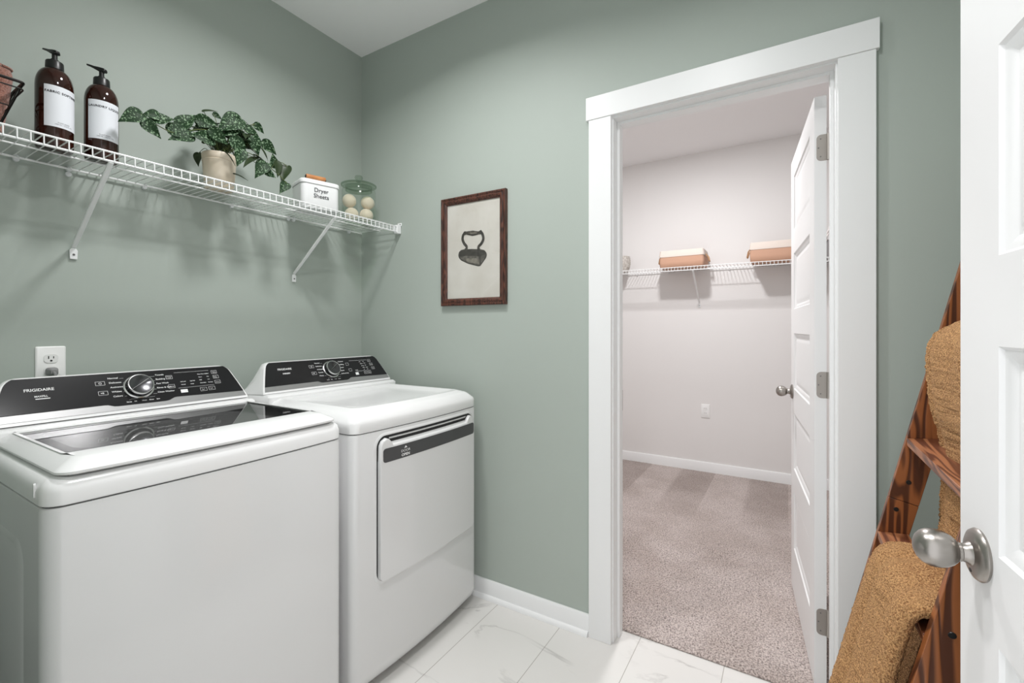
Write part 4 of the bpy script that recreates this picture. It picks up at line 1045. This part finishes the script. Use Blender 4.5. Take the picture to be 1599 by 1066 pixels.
# ------------------------------------------------------------------ closet: shelf, bins, outlet
cs = thing('wire_shelf', 'white wire shelf along the far white wall of the closet', 'shelf', (1.4, CLY, 1.742))
CZ = 1.742; cdp = .300
T2 = wire_shelf(cs, -.49, 3.19, cdp, CZ, CLY, 'y')
for xb in (1.382, .45, 2.31): bracket(cs, xb, xb+.004, CZ-.030, 1.462, CLY-.007, CLY-cdp, 'y')
for xb in (.85, 1.13, 1.62, 1.95): obj('wall_clip', MB().lathe([(0, 0), (.0075, 0), (.007, .011), (0, .012)], (xb, CLY-.001, CZ-.008), 12, Matrix.Rotation(PI/2, 4, 'X')), 'clip', cs)
def fabric_bin(cx, w_, dpt, h, yf, label):
    z0 = CZ+.002
    root = thing('fabric_bin', label, 'basket', (cx, yf+dpt/2, z0), 'copper and cream bins on the closet shelf')
    def rg(i, z, wob=0):
        pts = []
        for k, (a, b) in enumerate(rrect(cx-w_/2+i, yf+i, cx+w_/2-i, yf+dpt-i, .018, 4)):
            pts.append(Vector((a, b, z+wob*math.sin(k*1.3))))
        return pts
    hl = h*.66
    obj('canvas_body', MB().loft([rg(.012, z0), rg(.006, z0+.004), rg(.002, z0+hl*.5), rg(.004, z0+hl, .001)], cap=False).add(rg(.012, z0), [tuple(range(20))]), 'bin_low', root, smooth=60)
    obj('cream_cuff', MB().loft([rg(.001, z0+hl-.004, .0012), rg(.0, z0+hl+.01), rg(.006, z0+h, .0015), rg(.010, z0+h+.001, .0015), rg(.012, z0+h*.5)], cap=False), 'bin_top', root, smooth=60)
    for s in (-1, 1):
        X = cx+s*w_/2
        obj('rope_handle', MB().tube([(X-s*.002, yf+dpt*.30, z0+h*.75), (X+s*.012, yf+dpt*.32, z0+h*.62), (X+s*.022, yf+dpt*.40, z0+h*.36), (X+s*.022, yf+dpt*.58, z0+h*.36), (X+s*.012, yf+dpt*.68, z0+h*.62), (X-s*.002, yf+dpt*.70, z0+h*.75)], .0055, 8), 'rope', root)
fabric_bin(1.288, .355, .255, .142, 2.172, 'copper brown fabric bin with cream cuff, at the middle of the closet shelf')
fabric_bin(1.965, .355, .255, .150, 2.172, 'copper brown fabric bin with cream cuff, partly hidden behind the open closet door')
# woven grey basket, left end
wb = MB(); rings = []
for t in range(9):
    f = t/8; r = .095*(.86+.20*math.sin(f*2.4))
    for q in (0, 1):
        rings.append([Vector((.725+(r+.003*q)*math.cos(2*PI*k/28), 2.305+(r+.003*q)*math.sin(2*PI*k/28), CZ+.002+.135*(f+q*.055))) for k in range(28)])
wb.loft(rings)
o = obj('basket_weave', wb, 'grey_rope', thing('woven_basket', 'rough grey woven basket at the left end of the closet shelf behind the door frame', 'basket', (.725, 2.305, CZ+.002)), smooth=60)
# grey tote with white rope handle seen through the hinge gap
tt = thing('rope_handled_tote', 'grey canvas tote with twisted white rope handle, glimpsed through the door hinge gap', 'tote', (2.33, 2.30, CZ+.002))
obj('tote_body', MB().loft([[Vector((a, b, z)) for a, b in rrect(2.215+i, 2.19+i, 2.445-i, 2.41-i, .02, 4)] for i, z in ((.01, CZ+.002), (0, CZ+.03), (0, CZ+.13))]), 'grey_canvas', tt, smooth=60)
hp_ = MB()
for ph in (0, PI):
    hp_.tube([(2.265+.13*t/24+.006*math.cos(t*1.1+ph), 2.185+.006*math.sin(t*1.1+ph), CZ+.12+.14*math.sin(PI*t/24)) for t in range(25)], .006, 8)
obj('rope_handle', hp_, 'white_rope', tt)
# closet outlet
oc = thing('electrical_outlet', 'white wall outlet low on the far wall of the closet', 'outlet', (1.434, CLY, .532))
pp = obj('wall_plate', MB().loft([[Vector((x, CLY-t, z)) for x, z in rrect(1.399+i, .474+i, 1.469-i, .590-i, .004)] for t, i in ((0, 0), (.004, 0), (.006, .003))]), 'outlet', oc)
for zc in (.552, .512):
    s_ = obj('socket', MB().loft([[Vector((x, CLY-t, z)) for x, z in rrect(1.417, zc-.014, 1.451, zc+.014, .011)] for t in (.006, .0078)]), 'outlet', pp)
    sl = MB(); sl.box((1.4265, CLY-.0082, zc-.001), (1.4285, CLY-.0075, zc+.008)); sl.box((1.4395, CLY-.0082, zc-.001), (1.4415, CLY-.0075, zc+.007)); obj('socket_slot', sl, 'plug_grey', s_)

# ------------------------------------------------------------------ ladder with towels
ld = thing('towel_ladder', 'stained pine blanket ladder leaning on the right wall beside the white door frame', 'ladder', (2.15, -.45, 0))
K = .232                                           # lean
LX = lambda z: 2.086 + K*z                         # front edge of the rails
tv = Vector((K, 0, 1)).normalized(); nv = Vector((1, 0, -K)).normalized()
def rail(y, nm_breaks):
    zs = nm_breaks
    for a, b in zip(zs, zs[1:]):
        w = MB(); w.loft([[Vector((LX(z), y0_, z))+nv*0+ (nv*d_) for y0_, d_ in ((y, 0), (y+.019, 0), (y+.019, .062), (y, .062))] for z in (a+.0006, b-.0006)])
        # start flat on the floor
        w.v = [(v[0], v[1], max(v[2], 0)) for v in w.v]
        obj('side_rail', w, 'ladder', ld, .0012)
rail(-.195, [.0, .795, 1.72])
rail(-.695, [.0, 1.72])
for zr in (.185, .44, .70, .955, 1.21, 1.465):
    x0 = LX(zr)
    # flat tread set between the rails
    w = MB().loft([[Vector((x0-.001, y, zr)), Vector((x0+.062, y, zr+.006)), Vector((x0+.062, y, zr-.013)), Vector((x0-.001, y, zr-.019))] for y in (-.674, -.197)])
    obj('rung', w, 'rung', ld, .001)
# black screws and steel brackets
for y, z, dx in ((-.6955, .720, .028), (-.6955, .60, .055), (-.1955, .84, .030), (-.1955, .765, .022)):
    obj('screw', MB().lathe([(0, 0), (.0058, 0), (.005, .0012), (0, .0012)], (LX(z)+dx, y+.0004, z), 14, Matrix.Rotation(PI/2, 4, 'X')), 'black_plastic', ld)
for zr in (.70, .44):
    w = MB(); w.box((-.022, -.0015, -.008), (.022, 0, .008), Matrix.Translation((LX(zr+.115)+.060, -.6952, zr+.118)) @ Matrix.Rotation(.2, 4, 'Y')); w.box((-.022, -.0015, -.008), (.022, 0, .008), Matrix.Translation((LX(zr+.098)+.055, -.6952, zr+.098)) @ Matrix.Rotation(.2, 4, 'Y'))
    obj('steel_plate', w, 'black_plastic', ld)
obj('steel_plate', MB().box((-.006, -.0015, -.016), (.006, 0, .016), Matrix.Translation((LX(.40)+.020, -.1952, .40)) @ Matrix.Rotation(.23, 4, 'Y')), 'black_plastic', ld)

def drape(name, path, y0, y1, th, label, seed, bands=(), narrow=(0, 0)):
    """thick folded towel: path of (x,z) along the drape; ring of points across y and thickness"""
    P_ = [Vector((a, b)) for a, b in path]; out = []
    for i in range(len(P_)-1):
        p0 = P_[max(0, i-1)]; p1 = P_[i]; p2 = P_[i+1]; p3 = P_[min(len(P_)-1, i+2)]
        k_ = max(2, int((p2-p1).length/.0032))
        for k in range(k_):
            t = k/k_; out.append(.5*((2*p1)+(p2-p0)*t+(2*p0-5*p1+4*p2-p3)*t*t+(3*p1-p0-3*p2+p3)*t**3))
    out.append(P_[-1]); n = len(out)
    # ring profile
    m = 120; W = y1-y0
    rings = []; S = 0
    for i, p in enumerate(out):
        if i: S += (out[i]-out[i-1]).length
        d = (out[min(i+1, n-1)]-out[max(i-1, 0)]).normalized(); nn = Vector((-d.y, d.x))  # outward normal
        f = i/(n-1); rg = []
        endf = min(1, min(i, n-1-i)/4+.35)
        ya = y0 + narrow[0]*f; yb = y1 + narrow[1]*f
        band = any(a <= S <= b for a, b in bands)
        for k in range(m):
            # superellipse ring
            a = 2*PI*k/m; c, s = math.cos(a), math.sin(a)
            ex = .35
            yy = (ya+yb)/2 + (yb-ya)/2*math.copysign(abs(c)**ex, c)
            oo = th/2*math.copysign(abs(s)**.8, s)*endf
            yn = (yy-ya)/(yb-ya+1e-6)
            fold = .0095*math.sin(yn*15+seed) + .010*noise.noise(Vector((yn*5, S*3, seed)))+.004*math.sin(yn*23+seed*2+S*2)
            if s < -.2: fold *= .3
            q = Vector((p.x+nn.x*(oo+th/2+fold), yy, p.y+nn.y*(oo+th/2+fold)))
            amp = .0006 if band else .0048
            if band: amp2 = -.003+.0012*math.sin(S*1200)
            else: amp2 = 0
            h = noise.noise(q*120)*.45 + noise.noise(q*300)*.65
            rg.append(q + Vector((nn.x, .6*c, nn.y))*(amp*h+amp2*(1 if s > 0 else -1)))
        rings.append(rg)
    mb = MB().loft(rings)
    o = obj(name, mb, 'towel', None, smooth=180); tag(o, label, 'towel')
    return o
# lower towel: back flap, over the rung, front flap following the lean
zr = .700
x0 = LX(zr)
pathL = [(LX(.10)+.066, .10), (LX(.44)+.067, .44), (LX(.62)+.068, .62), (x0+.068, .700), (x0+.046, .718), (x0+.012, .717), (x0-.006, .698), (LX(.60)-.006, .60), (LX(.46)-.005, .46), (LX(.30)-.006, .30), (LX(.18)-.008, .18)]
drape('bath_towel', list(reversed(pathL)), -.672, -.362, .032, 'golden tan terry towel folded over the lower rung, in front of the ladder', 1.3, narrow=(0, .0))
zr = 1.210; x0 = LX(zr)
pathU = [(x0+.072, .80), (x0+.074, .95), (x0+.074, 1.14), (x0+.072, 1.205), (x0+.052, 1.226), (x0+.014, 1.225), (x0-.010, 1.20), (x0-.014, 1.15), (x0-.009, 1.06), (x0+.006, .99), (LX(.955)+.070, .90), (LX(.955)+.066, .82), (LX(.955)+.064, .735)]
drape('bath_towel', list(reversed(pathU)), -.672, -.275, .028, 'golden tan terry towel hanging from the upper rung, half hidden by the door', 4.1, bands=((.045, .095),))

# unidentified tan shape, built as a guessed broom handle by the washer's left side
bh = thing('guessed_pole', 'tan wooden handle tip at the left edge beside the washer', 'broom', (.80, -1.53, 0))
obj('handle_pole', MB().tube([(.80, -1.531, .02), (.80, -1.531, .905)], .010, 14), 'plug_grey', bh)
obj('pole_tip', MB().tube([(.80, -1.531, .905), (.80, -1.531, .925), (.80, -1.531, .935)], [.0115, .0115, .008], 14), 'pole_tan', bh)
obj('pole_foot', MB().box((.70, -1.56, .0), (.90, -1.50, .06)), 'black_plastic', bh, .01)

# ------------------------------------------------------------------ lights
def ceiling_lamp(x, y, r, power, label, spread=180, col=(1, .992, 1)):
    root = thing('ceiling_light', label, 'ceiling light', (x, y, CH))
    obj('light_trim', MB().lathe([(r, 0), (r+.018, 0), (r+.015, -.014), (r, -.016)], (x, y, CH), 48, closed=True), 'trim', root)
    obj('light_lens', MB().lathe([(0, -.004), (r, -.004), (r, -.008), (0, -.008)], (x, y, CH), 48), M['lens'], root)
    l = bpy.data.lights.new('lamp', 'AREA'); l.shape = 'DISK'; l.size = 2*r*.98; l.energy = power; l.color = col; l.spread = math.radians(spread)
    lo = bpy.data.objects.new('lamp', l); C.objects.link(lo); lo.location = (0, 0, -.018); lo.parent = root
    return root
M['lens'] = mat('lit_lens', (.9, .9, .9, 1), .5, emit=((1, .97, .93, 1), 3))
ceiling_lamp(.90, -.80, .09, 13.0, 'round flush ceiling light over the washer and dryer', 150)
ceiling_lamp(1.75, -1.15, .09, 11.6, 'round flush ceiling light near the laundry entrance', 150)  # unseen second lamp, added to brighten the right-hand side
ceiling_lamp(1.40, 1.10, .09, 33, 'round flush ceiling light of the closet')
wd = bpy.data.worlds.new('world'); bpy.context.scene.world = wd; wd.use_nodes = True
bg = wd.node_tree.nodes['Background']; bg.inputs[0].default_value = (.96, .975, 1, 1); bg.inputs[1].default_value = 1.5

sc = bpy.context.scene
sc.view_settings.view_transform = 'Standard'; sc.view_settings.look = 'None'
sc.view_settings.exposure = .06; sc.view_settings.gamma = 1; sc.view_settings.use_curve_mapping = False
sc.cycles.max_bounces = 10; sc.cycles.diffuse_bounces = 6; sc.cycles.transparent_max_bounces = 16
sc.cycles.use_denoising = True
sc.cycles.sample_clamp_indirect = 6
